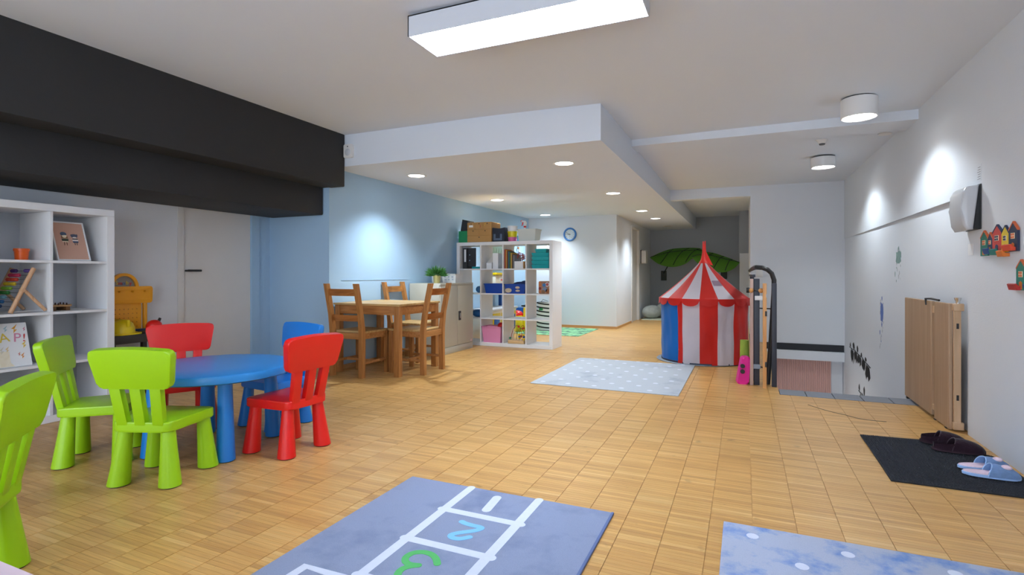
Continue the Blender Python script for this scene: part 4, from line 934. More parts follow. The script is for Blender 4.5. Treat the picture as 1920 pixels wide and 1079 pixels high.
MB().tube([(0.04, 5.34, 0.865), (0.17, 5.24, 0.865)], 0.005, 8).build('threaded_rod', m_gun, t)
MB().ball((0.135, 5.25, 0.865), 0.022, 0.02, 0.022, 8).ball((0.055, 5.30, 0.865), 0.02, 0.02, 0.022, 8).build('wooden_knob', m_beech, t, True)
MB().lathe([(0.024, 0), (0.026, 0.02), (0.018, 0.035)], 10, basis((0.015, 5.32, 0.865), (0, 1, 0), (0, 0, 1), (1, 0, 0))).build('clamp_knob', m_dark, t, True)
bx('latch_plate', m_paper, t, 0.085, 0.15, 5.318, 5.328, 0.775, 0.815, 0.003)
for z in (0.64, 0.19): bx('catch', m_dark, t, 0.166, 0.182, 5.192, 5.2, z, z + 0.045, 0.002)
bx('strap', mat('strap_grey', '#8C98A8', 0.5), t, 0.07, 0.132, 5.320, 5.328, 0.15, 0.19, 0.002)
t = thing('pink_bag', 'bright pink kids bag with black knobs slumped against the railing', 'bag', (-0.022, 5.37, 0.0), 0.15)
MB().prism(rrect(0.1, 0.07, 0.25, 0.02), -0.06, 0.06, basis((0, 0, 0), (1, 0, 0), (0.12, 0, 1), (0, -1, 0)), 0.018, 3).build('body', mat('bag_pink', '#E01892', 0.5, 0.1), t, True)
for z in (0.12, 0.17): MB().lathe([(0.02, 0), (0.02, 0.02)], 10, basis((-0.005, -0.06, z), (1, 0, 0), (0, 0, 1), (0, -1, 0))).build('knob', m_dark, t, True)
tag(MB().tube([(0.0, 0, 0.0), (0.0, 0.0, 0.38)], [0.045, 0.04], 14).build('foam_roll', mat('roll_green', '#8FA63C', 0.8), None, True, loc=(0.0, 5.56, 0.0)), 'upright green foam roll between tent and pink bag', 'roll')

# ------------------------------------------------------------------ right wall
t = thing('wall_dispenser', 'grey plastic hand-towel dispenser with dark back on the right wall', 'dispenser', (XR, 4.10, 1.28))
sd = [(-0.10, 0.0), (0.10, 0.0), (0.10, 0.26), (-0.10, 0.26)]
MB().prism([(0.034, 0.0), (0.066, -0.004), (0.084, 0.03), (0.094, 0.13), (0.09, 0.215), (0.074, 0.25), (0.06, 0.262), (0.005, 0.266)], -0.11, 0.11, basis((0, 0.02, 0), (-1, 0, 0), (0, 0, 1), (0, 1, 0)), 0.018, 4).build('cover', mat('disp_grey', '#C6C8CC', 0.25, 0.02), t, True)
MB().prism([(0.001, 0.002), (0.036, 0.002), (0.008, 0.262), (0.001, 0.262)], -0.112, 0.112, basis((0, 0.02, 0), (-1, 0, 0), (0, 0, 1), (0, 1, 0)), 0.002, 1).build('back_plate', m_dark, t); bx('back_rim', m_dark, t, -0.006, -0.001, -0.10, 0.135, 0.0, 0.27, 0.002)
tag(MB().box(-0.0015, 0, -0.04, 0.04, 0, 0.07).build('paper_notice', m_paper, None, loc=(XR - 0.0005, 4.165, 1.13)), 'small white paper notice below the wall dispenser', 'notice')
tag(MB().box(-0.0012, 0, -0.035, 0.035, 0, 0.1).build('instruction_label', m_wall, None, loc=(XR - 0.0005, 4.04, 1.57)), 'faint paper label above the wall dispenser', 'label')
lb = bpy.data.objects['instruction_label']
for k in range(6): MB().box(-0.002, -0.0012, -0.025, 0.02 - 0.004 * (k % 3), 0.01 + 0.014 * k, 0.014 + 0.014 * k).build('text_line', mat('print_grey', '#9A9CA2', 0.8), lb)
def house_rack(label, y0, z0, houses, hooks, sc=1.0):
    t = thing('coat_hook_rack', label, 'hook rack', (XR, y0, z0), 0, 'house-shaped hook racks')
    y = 0.0
    for (w, h, c, rf, zb) in houses:     # y decreases to the right in view
        a, b_ = -y, -(y + w); mid = (a + b_) / 2; d = 0.012
        Mx = basis((0, 0, 0), (0, 1, 0), (0, 0, 1), (-1, 0, 0))
        hs = MB().prism([(b_, zb), (a, zb), (a, zb + h * 0.72), (mid, zb + h), (b_, zb + h * 0.72)], 0.002, d, Mx, 0.001, 1).build('house', mat('house_' + c, c, 0.5, 0.08), t)
        MB().prism([(a, zb + h * 0.72), (mid, zb + h), (b_, zb + h * 0.72), (b_, zb + h * 0.78), (mid, zb + h * 1.05), (a, zb + h * 0.78)], 0.002, d + 0.001, Mx).build('roof_edge', mat('house_' + rf, rf, 0.5), hs)
        ww = w * 0.42
        wn = MB()
        m_pane = mat('house_pane', '#F2E6C8', 0.5)
        MB().prism([(mid - ww / 2, zb + h * 0.44), (mid + ww / 2, zb + h * 0.44), (mid + ww / 2, zb + h * 0.64), (mid - ww / 2, zb + h * 0.64)], d, d + 0.002, Mx).build('window', m_pane, hs)
        for (p, q) in ((0, 0), (1, 0), (0, 1), (1, 1)):
            u0 = mid - ww / 2 + ww * (0.08 + 0.48 * p); v0 = zb + h * (0.455 + 0.095 * q)
            wn.prism([(u0, v0), (u0 + ww * 0.36, v0), (u0 + ww * 0.36, v0 + h * 0.075), (u0, v0 + h * 0.075)], d + 0.002, d + 0.003, Mx)
        wn.build('window_panes', mat('house_pane_' + rf, rf, 0.5), hs)
        MB().prism([(mid - w * 0.15, zb + h * 0.04), (mid + w * 0.15, zb + h * 0.04), (mid + w * 0.15, zb + h * 0.26), (mid, zb + h * 0.31), (mid - w * 0.15, zb + h * 0.26)], d, d + 0.002, Mx).build('house_door', mat('house_' + ('#D9762A' if c != '#C9433B' else '#2A3A5A'), '#D9762A' if c != '#C9433B' else '#2A3A5A', 0.5), hs)
        y += w
    for (yy, zz, c, w) in hooks:
        MB().prism([(0.0, 0), (0.03, 0.0), (0.038, 0.03), (0.03, 0.034), (0.022, 0.018), (0.0, 0.018)], -w / 2, w / 2, basis((0, -yy, zz), (-1, 0, 0), (0, 0, 1), (0, 1, 0)), 0.002, 1).build('hook', mat('hook_' + c, c, 0.5), t)
    return t
house_rack('colourful row of five painted wooden houses with hooks, under the wall dispenser', 3.985, 1.118,
           [(0.1, 0.142, '#23806F', '#D96A3A', 0.0), (0.065, 0.115, '#24365A', '#D96A3A', 0.012), (0.115, 0.15, '#C9433B', '#24365A', 0.012), (0.085, 0.138, '#E0C22E', '#24365A', 0.012), (0.1, 0.15, '#26304C', '#D96A3A', 0.012)],
           [(0.135, 0.008, '#1F4F8F', 0.07), (0.23, 0.0, '#1F7F7A', 0.085), (0.315, -0.012, '#D9762A', 0.07), (0.395, 0.016, '#D9492A', 0.10)])
house_rack('second colourful house hook rack lower on the right wall, green house first', 3.535, 0.93,
           [(0.1, 0.15, '#23806F', '#D96A3A', 0.0), (0.08, 0.14, '#E0C22E', '#24365A', 0.0), (0.1, 0.16, '#C9433B', '#24365A', 0.0)], [(0.01, 0.0, '#B5302F', 0.09), (0.17, 0.0, '#1F4F8F', 0.07)])
# flush trim is formed by the wall overhang; folded wooden table leaning in the recess
t = thing('folding_table', 'folded light wooden table standing on edge against the right wall', 'folding table', (0, 0, 0))
m_ply = wood('ply', '#A5886A', '#B4967A', 0.5, 2, 1.2); m_plye = wood('ply_edge', '#BE9C78', '#CFAE8C', 0.5, 2, 2)
bx('leaf_panel', m_ply, t, 1.205, 1.228, 4.615, 5.285, 0.02, 0.822, 0.003, 1)
bx('leaf_panel', m_ply, t, 1.212, 1.232, 4.285, 4.575, 0.005, 0.822, 0.003, 1)
bx('edge_frame', m_plye, t, 1.232, 1.270, 4.262, 4.285, 0.03, 0.80, 0.002, 1); bx('edge_block', m_plye, t, 1.228, 1.284, 4.255, 4.29, 0.012, 0.06, 0.003, 1); bx('edge_block', m_plye, t, 1.228, 1.284, 4.255, 4.29, 0.775, 0.822, 0.003, 1)
bx('rail', m_plye, t, 1.228, 1.25, 4.58, 4.62, 0.06, 0.79, 0.002, 1)
for y0, y1 in ((4.575, 4.615),): bx('hinge_rail', m_plye, t, 1.212, 1.228, y0, y1, 0.06, 0.10, 0.002, 1); bx('hinge_rail', m_plye, t, 1.212, 1.228, 4.575, 4.615, 0.74, 0.79, 0.002, 1)
MB().tube([(1.205, 4.72, 0.79), (1.20, 4.72, 0.835), (1.215, 4.66, 0.838), (1.225, 4.52, 0.832)], 0.007, 8).build('carry_strap', m_dark, t, True)
MB().lathe([(0.012, 0.822), (0.012, 0.835), (0.018, 0.85), (0.02, 0.86)], 14, Matrix.Translation((1.256, 4.275, 0))).build('foot_cap', mat('chrome', '#D8D8DA'), t, True)
for y, z in ((4.34, 0.0), (4.56, 0.0), (5.25, 0.0)): bx('rubber_foot', m_dark, t, 1.208, 1.230, y - 0.015, y + 0.015, 0.0, 0.02 if y > 4.6 else 0.006, 0.0)
for z in (0.2, 0.66): bx('slot', m_dark, t, 1.245, 1.258, 4.2605, 4.2625, z, z + 0.035, 0.0)
# torn paint patches
def blob(name, label, cat, y, z, w, h, m, seed, specks, m2):
    x = wlx(y); rnd = random.Random(seed); t = thing(name, label, cat, (x, y, z))
    Mx = basis((0, 0, 0), (0, -1, 0), (0, 0, 1), (-1, 0, 0))
    pts = []
    for k in range(18):
        a = 2 * PI * k / 18; r = 0.8 + 0.3 * rnd.random(); pts.append((w / 2 * r * math.copysign(abs(math.cos(a)) ** 0.5, math.cos(a)), h / 2 * r * math.copysign(abs(math.sin(a)) ** 0.5, math.sin(a))))
    MB().prism(pts, 0.0005, 0.002, Mx).build('bare_patch', m, t)
    for k in range(specks):
        u = k / specks; cy_ = rnd.uniform(-w * 0.7, w * 0.7); cz_ = h * 0.7 - (h * 0.4 + h * 2.3) * u; r = rnd.uniform(0.006, 0.02)
        pp_ = [(cy_ + r * rnd.uniform(0.4, 1.1) * math.cos(2 * PI * j / 7), cz_ + r * 1.8 * rnd.uniform(0.4, 1.1) * math.sin(2 * PI * j / 7)) for j in range(7)]
        MB().prism(pp_, 0.0005, 0.0018, Mx).build('flake', m2 if k % 3 else m, t)
    return t
m_chip = mat('chip_grey', '#B9BDC4', 0.8, 0.1)
blob('paint_damage', 'chipped wall patch showing green-grey plaster, below the long ledge', 'wall damage', 5.95, 1.17, 0.17, 0.12, mat('plaster_green', '#7E9A96', 0.8, 0.4, 25), 3, 16, m_chip)
blob('paint_damage', 'chipped wall patch showing blue paint, lower towards the stair', 'wall damage', 6.58, 0.62, 0.13, 0.20, mat('plaster_blue', '#5B74B4', 0.8, 0.15, 25), 9, 18, m_chip)
# painted leaf branches on the stair wall
def branch(label, cy, cz, W_, H_, seed, n_):
    rnd = random.Random(seed); t = thing('painted_branch', label, 'mural', (0, 0, 0)); m_ink = mat('ink_black', '#1D1E20', 0.8, 0.2, 20)
    def at(u, v, o=0.0045): y = cy - W_ * u; return Vector((wlx(y) - o, y, cz + H_ * v))
    main = [at(i / 8, 0.55 - 0.55 * (i / 8) ** 2 + 0.05 * math.sin(4 * i)) for i in range(9)]
    MB().tube(main, 0.004, 5).build('stem', m_ink, t)
    for k in range(n_):
        u = 0.03 + 0.95 * k / n_; v = 0.55 - 0.55 * u * u; L = H_ * rnd.uniform(0.7, 1.25); w = W_ * rnd.uniform(0.03, 0.055); up = 1 if k % 4 == 0 else -1
        if up > 0: L *= 0.5
        p = at(u, v); y = p.y; pts = []
        for (a, b_) in ((0, 0), (w, L * 0.3), (w * 0.9, L * 0.7), (0, L), (-w * 0.9, L * 0.7), (-w, L * 0.3)):
            yy = y + a + 0.1 * W_ * (b_ / H_) * rnd.uniform(-0.4, 0.4); pts.append((wlx(yy) - 0.0022, yy, p.z + up * b_))
        pts2 = [(q[0] + 0.001, q[1], q[2]) for q in pts]; m_ = len(pts)
        MB().poly(pts + pts2, [tuple(range(m_)), tuple(range(2 * m_ - 1, m_ - 1, -1))] + [(i, (i + 1) % m_, m_ + (i + 1) % m_, m_ + i) for i in range(m_)]).build('painted_leaf', m_ink, t)
branch('black painted leafy branch on the white wall, above the tile edge', 8.35, -0.05, 1.25, 0.16, 4, 20)
branch('small black painted sprig low on the stair wall, mostly below the tiles', 7.75, -0.55, 0.75, 0.22, 8, 10)

# ------------------------------------------------------------------ rugs and doormat
m_hop = M_carpet('hopscotch_carpet', '#838CA4', '#969EB4', '#737D98', 0.5, 0.8, 4)
m_prw = mat('print_white', '#CFD3DF', 0.95, 0.06, 60); m_prb = mat('print_blue', '#7FBDE6', 0.95, 0.06, 60); m_prg = mat('print_green', '#57B364', 0.95, 0.06, 60)
t = thing('hopscotch_rug', 'blue-grey rug printed with a white hopscotch court and coloured numbers', 'rug', (0, 0, 0))
rx0, rx1, ry0, ry1 = -1.51, -0.505, 0.62, 2.215
MB().box(rx0, rx1, ry0, ry1, 0, 0.008, 0.003, 2).build('pile', m_hop, t, True)
bd_ = MB().box(rx1 - 0.008, rx1 + 0.003, ry0, ry1, 0.0, 0.0105, 0.003).build('bound_edge', mat('binding', '#5F6E96', 0.9), t, True)
LZ = [0.0083]
def line(pts, w, m, nm):
    P = [Vector((p[0], p[1], 0)) for p in pts]; b = MB(); LZ[0] += 0.00012; z1 = LZ[0]; L_, R_ = [], []
    if len(P) > 3:      # smooth hand-drawn strokes
        Q = []
        for i in range(len(P) - 1):
            p0, p1, p2, p3 = P[max(i - 1, 0)], P[i], P[i + 1], P[min(i + 2, len(P) - 1)]
            for k in range(4):
                u = k / 4; Q.append(0.5 * ((2 * p1) + (p2 - p0) * u + (2 * p0 - 5 * p1 + 4 * p2 - p3) * u * u + (3 * p1 - p0 - 3 * p2 + p3) * u ** 3))
        P = Q + [P[-1]]
    n = len(P)
    for i, p in enumerate(P):
        d = (P[min(i + 1, n - 1)] - P[max(i - 1, 0)]).normalized(); nn = Vector((-d.y, d.x, 0)) * w / 2; L_.append(p + nn); R_.append(p - nn)
    up = Vector((0, 0, z1)); lv_, rv_ = [b.bm.verts.new(v + up) for v in L_], [b.bm.verts.new(v + up) for v in R_]
    for i in range(n - 1): b.bm.faces.new((rv_[i], rv_[i + 1], lv_[i + 1], lv_[i]))
    for p, d, a_, c_ in ((P[0], (P[0] - P[1]).normalized(), lv_[0], rv_[0]), (P[-1], (P[-1] - P[-2]).normalized(), rv_[-1], lv_[-1])):
        nn = (a_.co - c_.co) / 2; ring = [a_] + [b.bm.verts.new(p + up + nn * math.cos(PI * k / 8) + d * (w / 2) * math.sin(PI * k / 8)) for k in range(1, 8)] + [c_]
        b.bm.faces.new(ring)
    r = bmesh.ops.extrude_face_region(b.bm, geom=b.bm.faces[:])
    for e in r['geom']:
        if isinstance(e, bmesh.types.BMVert): e.co.z = z1 - 0.0012
    return b.build(nm, m, t)
q = lambda px, py: (onz(px, py, 0.0085).x, onz(px, py, 0.0085).y)
wl_ = 0.038
def pl_(*pp, m=m_prw, w=wl_, nm='printed_line'): line([q(*p) for p in pp], w, m, nm)
# court edges measured on the rug plane
xa, xb_ = (q(878, 920)[0] + q(828, 958)[0]) / 2, (q(1006, 944)[0] + q(968, 985)[0]) / 2
yr1 = (q(833, 955)[1] + q(970, 983)[1]) / 2; yr2 = (q(760, 1008)[1] + q(915, 1046)[1]) / 2
dcell = yr1 - yr2
line([(xa, ry1 - 0.01), (xa, yr2 - 2 * dcell)], wl_, m_prw, 'printed_line'); line([(xb_, ry1 - 0.01), (xb_, yr2 - 2 * dcell)], wl_, m_prw, 'printed_line')
for y in (yr1, yr2, yr2 - dcell, yr2 - 2 * dcell): line([(xa - 0.01, y), (xb_ + 0.015, y)], wl_, m_prw, 'printed_line')
xo = q(575, 1061)[0]; yo_ = q(575, 1063)[1]
line([(xa, yo_ - 0.003), (xo, yo_), (xo - 0.012, yo_ - 0.35)], wl_, m_prw, 'printed_line')
line([q(932, 934), q(912, 957)], 0.04, m_prw, 'printed_number')
# 2 and 3, read from the far side
def glyph(pts, ox, oy, s, m, nm): line([(ox - s * a, oy - s * b_) for a, b_ in pts], 0.034, m, nm)
two = [q(866, 979), q(872, 982), q(886, 986), q(899, 989), q(902, 992), q(889, 996), q(860, 1000), q(846, 1004), q(848, 1009), q(862, 1011), q(880, 1008)]
line(two, 0.026, m_prb, 'printed_number')
line([q(*p) for p in ((820, 1058), (817, 1048), (808, 1040), (792, 1036), (774, 1038), (762, 1045), (760, 1053), (768, 1059), (784, 1061))], 0.026, m_prg, 'printed_number')
line([q(*p) for p in ((783, 1061), (768, 1063), (754, 1068), (746, 1077), (748, 1087), (760, 1094))], 0.026, m_prg, 'printed_number')
def dot_proto(r, z):
    b = MB().lathe([(r, z - 0.0005), (r, z + 0.0008)], 14); o = b.build('printed_dot', m_prw); me = o.data; bpy.data.objects.remove(o); return me
def add_dot(t, me, x, y): o = bpy.data.objects.new('printed_dot', me); C.objects.link(o); o.parent = t; o.location = (x, y, 0)
def dots(t, rx0, rx1, ry0, ry1, sx, sy, r, z, ox=0.0, oy=0.0):
    me = dot_proto(r, z); k = 0; y = ry0 + oy
    while y < ry1 - r:
        x = rx0 + ox + (sx / 2 if k % 2 else 0)
        while x < rx1 - r:
            if x > rx0 + r: add_dot(t, me, x, y)
            x += sx
        y += sy; k += 1
t = thing('dotted_rug', 'light blue-grey polka dot rug on parquet before the circus tent', 'rug', (0, 0, 0))
MB().box(-1.82, -0.50, 4.57, 6.19, 0, 0.007, 0.002, 1).build('pile', M_carpet('grey_carpet', '#ABB0B8', '#BDC2C9', '#959CAB', 0.55, 0.75, 2.6), t)
dots(t, -1.82, -0.50, 4.57, 6.19, 0.245, 0.165, 0.024, 0.007, 0.09, 0.1)
t = thing('dotted_rug', 'cloudy mid-blue rug with white dots, partly seen beside hopscotch rug', 'rug', (0, 0, 0))
MB().box(-0.078, 1.10, 0.9, 2.32, 0, 0.008, 0.003, 2).build('pile', M_carpet('cloud_carpet', '#A2A9BC', '#B4BAC9', '#6C8CC2', 0.49, 0.66, 5.5), t, True)
me = dot_proto(0.022, 0.008)
for (px, py) in ((1411, 1006), (1590, 1041), (1504, 1063), (1792, 1077)):
    p = onz(px, py, 0.008); add_dot(t, me, p.x, p.y)
p0 = onz(1411, 1006, 0.008)
for i in range(5):
    for j in range(2, 5):
        x, y = p0.x + 0.19 * i + 0.09 * (j % 2), p0.y - 0.05 - 0.19 * j
        if x < 1.05 and y > 0.95: add_dot(t, me, x, y)
t = thing('doormat', 'black rubber-backed doormat with ridged pile by the right wall', 'doormat', (0, 0, 0))
m_matb = mat('mat_black', '#17191E', 0.85, 0.4, 120)
MB().prism([(0.655, 3.112), (1.262, 3.112), (1.268, 3.74), (1.0, 3.955), (0.668, 3.925)], 0, 0.006).build('backing', m_matb, t)
b = MB(); rnd = random.Random(11)
y = 3.125
while y < 3.93:
    x = 0.665
    while x < 1.258:
        lim = 3.925 if x < 1.0 else 3.945 - (x - 1.0) * 0.78
        if y < lim - 0.01:
            h = rnd.uniform(0.011, 0.016); a, c = rnd.uniform(-.002, .002), rnd.uniform(-.002, .002)
            b.poly([(x - .0055, y - .0055, .006), (x + .0055, y - .0055, .006), (x + .0055, y + .0055, .006), (x - .0055, y + .0055, .006), (x + a, y + c, h)], [(0, 1, 4), (1, 2, 4), (2, 3, 4), (3, 0, 4)])
        x += 0.011
    y += 0.011
b.build('pile', mat('mat_pile', '#22252C', 0.8, 0.5, 160), t)['kind'] = 'stuff'

# ------------------------------------------------------------------ slippers (toes towards the wall)
def slipper(label, heel, toe, w, m_up, m_in, m_sole, open_toe=False, group=None, z=0.0165, hgt=0.062, split=0.48):
    H0, T0 = Vector((heel[0], heel[1], 0)), Vector((toe[0], toe[1], 0)); L = (T0 - H0).length
    t = thing('slipper', label, 'slipper', (H0.x, H0.y, z), math.atan2(T0.y - H0.y, T0.x - H0.x), group)
    def outline(u): return w / 2 * (0.80 + 0.25 * u) * (1 - abs(2 * u - 1) ** 3.2) ** 0.5 if 0 < u < 1 else 0
    us = [0.5 - 0.5 * math.cos(PI * i / 22) for i in range(23)]
    pts = [(L * u, outline(u)) for u in us] + [(L * u, -outline(u)) for u in us[-2:0:-1]]
    MB().prism(pts, 0, 0.014, None, 0.003, 2).build('sole', m_sole, t, True)
    MB().prism([(L * 0.5 + (p[0] - L * 0.5) * 0.95, p[1] * 0.93) for p in pts], 0.014, 0.018).build('insole', m_in, t, True)
    def f(u, v):
        uu = split + (0.985 - split) * u; a = PI * v; o = outline(uu)
        hh = hgt * (1 - ((uu - split) / (1 - split)) ** 2.2) ** 0.55 if uu < 1 else 0
        sk = -0.10 * (1 - math.sin(a)) * 0 - 0.10 * (1 - math.sin(a)) * (1 - u)
        return Vector((L * (uu + sk), outline(max(0.02, uu + sk)) * math.cos(a) * 1.02, 0.008 + hh * math.sin(a) ** 0.7))
    MB().grid(f, 16, 16, 0.004).build('upper', m_up, t, True)
    MB().tube([f(0, j / 20) for j in range(21)], 0.0025, 6).build('trim_edge', m_up, t, True)
    # low heel collar
    if not open_toe:
        def g(u, v): uu = 0.02 + (split + 0.05) * abs(2 * u - 1); s = 1 if u < 0.5 else -1; return Vector((L * uu, s * outline(uu) * 1.0, 0.008 + (0.030 + 0.016 * abs(2 * u - 1)) * v))
        MB().grid(g, 24, 2, 0.004).build('heel_collar', m_up, t, True)
    return t
m_plum, m_plumi = mat('plum_felt', '#3A1F30', 0.95, 0.15, 40, bump=0.4, sheen=0.3), mat('plum_lining', '#3A2630', 0.95)
a0, a1 = onz(1724, 838, 0.02), onz(1830, 845, 0.02)
slipper('dark plum felt slipper on doormat, nearer the wooden table', (0.955, 3.875), (1.185, 3.86), 0.098, m_plum, m_plumi, m_plumi, False, 'dark plum slippers', 0.0165, 0.065, 0.43)
slipper('dark plum felt slipper on doormat, beside the pale slippers', (0.975, 3.725), (1.222, 3.74), 0.098, m_plum, m_plumi, m_plumi, False, 'dark plum slippers', 0.0165, 0.065, 0.43)
m_lb, m_pk = mat('terry_blue', '#9CBEEA', 0.95, 0.15, 50, bump=0.5, sheen=0.3), mat('terry_pink', '#E6CCD8', 0.95, 0.08, 40, bump=0.3)
for (hl, te, lab) in (((1.005, 3.425), (1.235, 3.475), 'pale pink and blue terry slipper on doormat, beside the plum slippers'), ((0.995, 3.335), (1.225, 3.335), 'pale pink and blue terry slipper on doormat, further from the plum slippers')):
    s = slipper(lab, hl, te, 0.086, m_lb, m_pk, m_lb, True, 'pale terry slippers', 0.0165, 0.055, 0.5)
    MB().ball((0.17, -0.012, 0.055), 0.022, 0.018, 0.012, 8).build('flower_patch', m_pk, s, True)

# ------------------------------------------------------------------ contents of the left shelf
z3, z2, z1 = lvl2[3], lvl2[2], lvl2[1]
t = thing('orange_pot', 'small orange plastic pot with dark soil on the top shelf', 'pot', (-4.5, 1.965, z3))
MB().lathe([(0.034, 0), (0.039, 0.062), (0.043, 0.063), (0.043, 0.08), (0.038, 0.08), (0.036, 0.06)], 24, cap=False).lathe([(0.034, 0), (0.034, 0.004)], 24).build('pot', plastic('pot_orange', '#EE6010'), t, True)
MB().lathe([(0.037, 0.068), (0.02, 0.078)], 20).build('soil', mat('soil', '#2A2622', 0.95), t)
# framed picture, leaning back
def lean(o, w, h, th, ang): # local x->+Y... board plane: width along +Y, height leaning back to -X
    return basis(o, (0, 1, 0), (-math.sin(ang), 0, math.cos(ang)), (math.cos(ang), 0, math.sin(ang)))
t = thing('framed_picture', 'white-framed pinkish picture of two small cartoon animals leaning on shelf', 'picture', (-4.385, 2.222, z3))
Ml = lean((0, 0, 0.004), 0, 0, 0, math.radians(21))
fw, fh, fe = 0.205, 0.30, 0.009
b = MB(); b.box(-fw / 2, fw / 2, 0, fe, -0.014, 0.0, 0, 2, Ml).box(-fw / 2, fw / 2, fh - fe, fh, -0.014, 0, 0, 2, Ml).box(-fw / 2, -fw / 2 + fe, fe, fh - fe, -0.014, 0, 0, 2, Ml).box(fw / 2 - fe, fw / 2, fe, fh - fe, -0.014, 0, 0, 2, Ml)
b.build('frame', m_white, t)
pc_ = MB().box(-fw / 2 + fe, fw / 2 - fe, fe, fh - fe, -0.010, -0.004, 0, 2, Ml).build('print', mat('print_peach', '#CBA08C', 0.35, 0.03), t)
def pprint(shape, c):
    b = MB(); k, a = shape[0], shape[1:]
    if k == 'o': b.ball((0, 0, 0), a[2], a[3], 0.0012, 6, None); b.bm.transform(Ml @ Matrix.Translation((a[0], a[1], -0.0035)))
    else: b.prism(a[0], -0.0042, -0.003, Ml)
    b.build('printed_shape', mat('pic_' + c, c, 0.6, 0.05), pc_)
for sh, c in ((('o', -0.035, 0.205, 0.02, 0.016), '#4A5C78'), (('o', -0.032, 0.188, 0.016, 0.015), '#E8DCC0'), (('p', [(-0.052, 0.172), (-0.012, 0.172), (-0.014, 0.19), (-0.05, 0.19)]), '#8A6238'), (('p', [(-0.05, 0.15), (-0.012, 0.15), (-0.01, 0.168), (-0.052, 0.168)]), '#3C4638'), (('p', [(-0.05, 0.142), (-0.014, 0.142), (-0.014, 0.149), (-0.05, 0.149)]), '#E8DCC0'), (('p', [(-0.042, 0.118), (-0.038, 0.118), (-0.036, 0.142), (-0.04, 0.142)]), '#5A3A2A'), (('p', [(-0.026, 0.118), (-0.022, 0.118), (-0.022, 0.142), (-0.026, 0.142)]), '#5A3A2A'),
             (('o', 0.03, 0.192, 0.022, 0.016), '#4E566A'), (('o', 0.03, 0.182, 0.014, 0.008), '#E6DDD6'), (('p', [(0.005, 0.198), (0.014, 0.206), (0.016, 0.196)]), '#3A4050'), (('p', [(0.055, 0.2), (0.046, 0.208), (0.044, 0.198)]), '#3A4050'), (('p', [(0.014, 0.165), (0.05, 0.165), (0.048, 0.172), (0.016, 0.172)]), '#2E3440'), (('p', [(0.014, 0.152), (0.05, 0.152), (0.05, 0.164), (0.014, 0.164)]), '#E8E0D8'), (('p', [(0.016, 0.14), (0.048, 0.14), (0.05, 0.152), (0.014, 0.152)]), '#36506E'), (('p', [(0.024, 0.122), (0.028, 0.122), (0.028, 0.14), (0.024, 0.14)]), '#2E3440'), (('p', [(0.036, 0.122), (0.04, 0.122), (0.04, 0.14), (0.036, 0.14)]), '#2E3440')):
    pprint(sh, c)
# abacus
t = thing('abacus', 'wooden abacus with rainbow beads standing on the shelf', 'abacus', (-4.36, 1.845, z2))
m_ash = wood('ash', '#C29672', '#D8AE8A', 0.5, 2, 3)
hgt = 0.298; run = 0.125
for x in (0.0, -0.27):
    p0, p1 = Vector((x, 0, 0.004)), Vector((x, run, hgt))
    MB().tube([p0, p1], 0.0135, 12).build('slanted_post', m_ash, t, True); pm = p0.lerp(p1, 0.5)
    MB().tube([pm + Vector((0, 0.012, 0)), Vector((x, 0.19, 0.012))], 0.011, 12).build('prop_leg', m_ash, t, True)
    MB().lathe([(0.012, -0.016), (0.012, 0.016)], 14, basis(pm, (0, 1, 0), (0, 0, 1), (1, 0, 0))).build('pivot', m_ash, t, True)
MB().tube([(0, 0.02, 0.012), (0, 0.19, 0.016)], 0.0015, 5).build('cord', m_paper, t)
bcol = ['#14487E', '#1F6FB0', '#7FB8C8', '#2E8A38', '#8CC63A', '#E5C61E', '#D9452E', '#C9305A', '#4A2A78']
nm_b = [6, 6, 6, 7, 7, 8, 8, 8, 4]
for k in range(9):
    u = 0.14 + 0.80 * k / 8; y, z = run * u, 0.004 + (hgt - 0.004) * u
    r = MB().tube([(-0.27, y, z), (0, y, z)], 0.0018, 6).build('rod', m_gun, t)
    xs_ = [-0.252 + 0.0165 * j for j in range(nm_b[k])] if k < 8 else [-0.252 + 0.0165 * j for j in range(4)] + [-0.085 + 0.0165 * j for j in range(5)]
    for x in xs_:
        MB().ball((x, y, z), 0.0082, 0.0125, 0.0125, 6).build('bead', mat('abacus_' + bcol[k], bcol[k], 0.3), r, True)
# flat wooden peg toy
t = thing('wooden_peg_toy', 'flat wooden xylophone toy with dark pegs lying on shelf', 'toy', (-4.50, 2.085, z2))
for k in range(3):
    bx('bar', wood('peg_wood', '#B58A58', '#CDA470', 0.5, 1), t, -0.10 + 0.06 * k, -0.05 + 0.06 * k, 0.0, 0.20 - 0.03 * k, 0.028, 0.038, 0.002)
    for y in (0.04, 0.09, 0.14): MB().lathe([(0.005, 0.038), (0.005, 0.05), (0.002, 0.054)], 8, Matrix.Translation((-0.075 + 0.06 * k, y - 0.01 * k, 0))).build('peg', mat('peg_dark', '#4A2E1C', 0.5), t)
for y in (0.015, 0.10): bx('base_rail', wood('peg_base', '#6A4A2C', '#7E5A36', 0.5, 0), t, -0.11, 0.08, y, y + 0.025, 0, 0.028, 0.002)
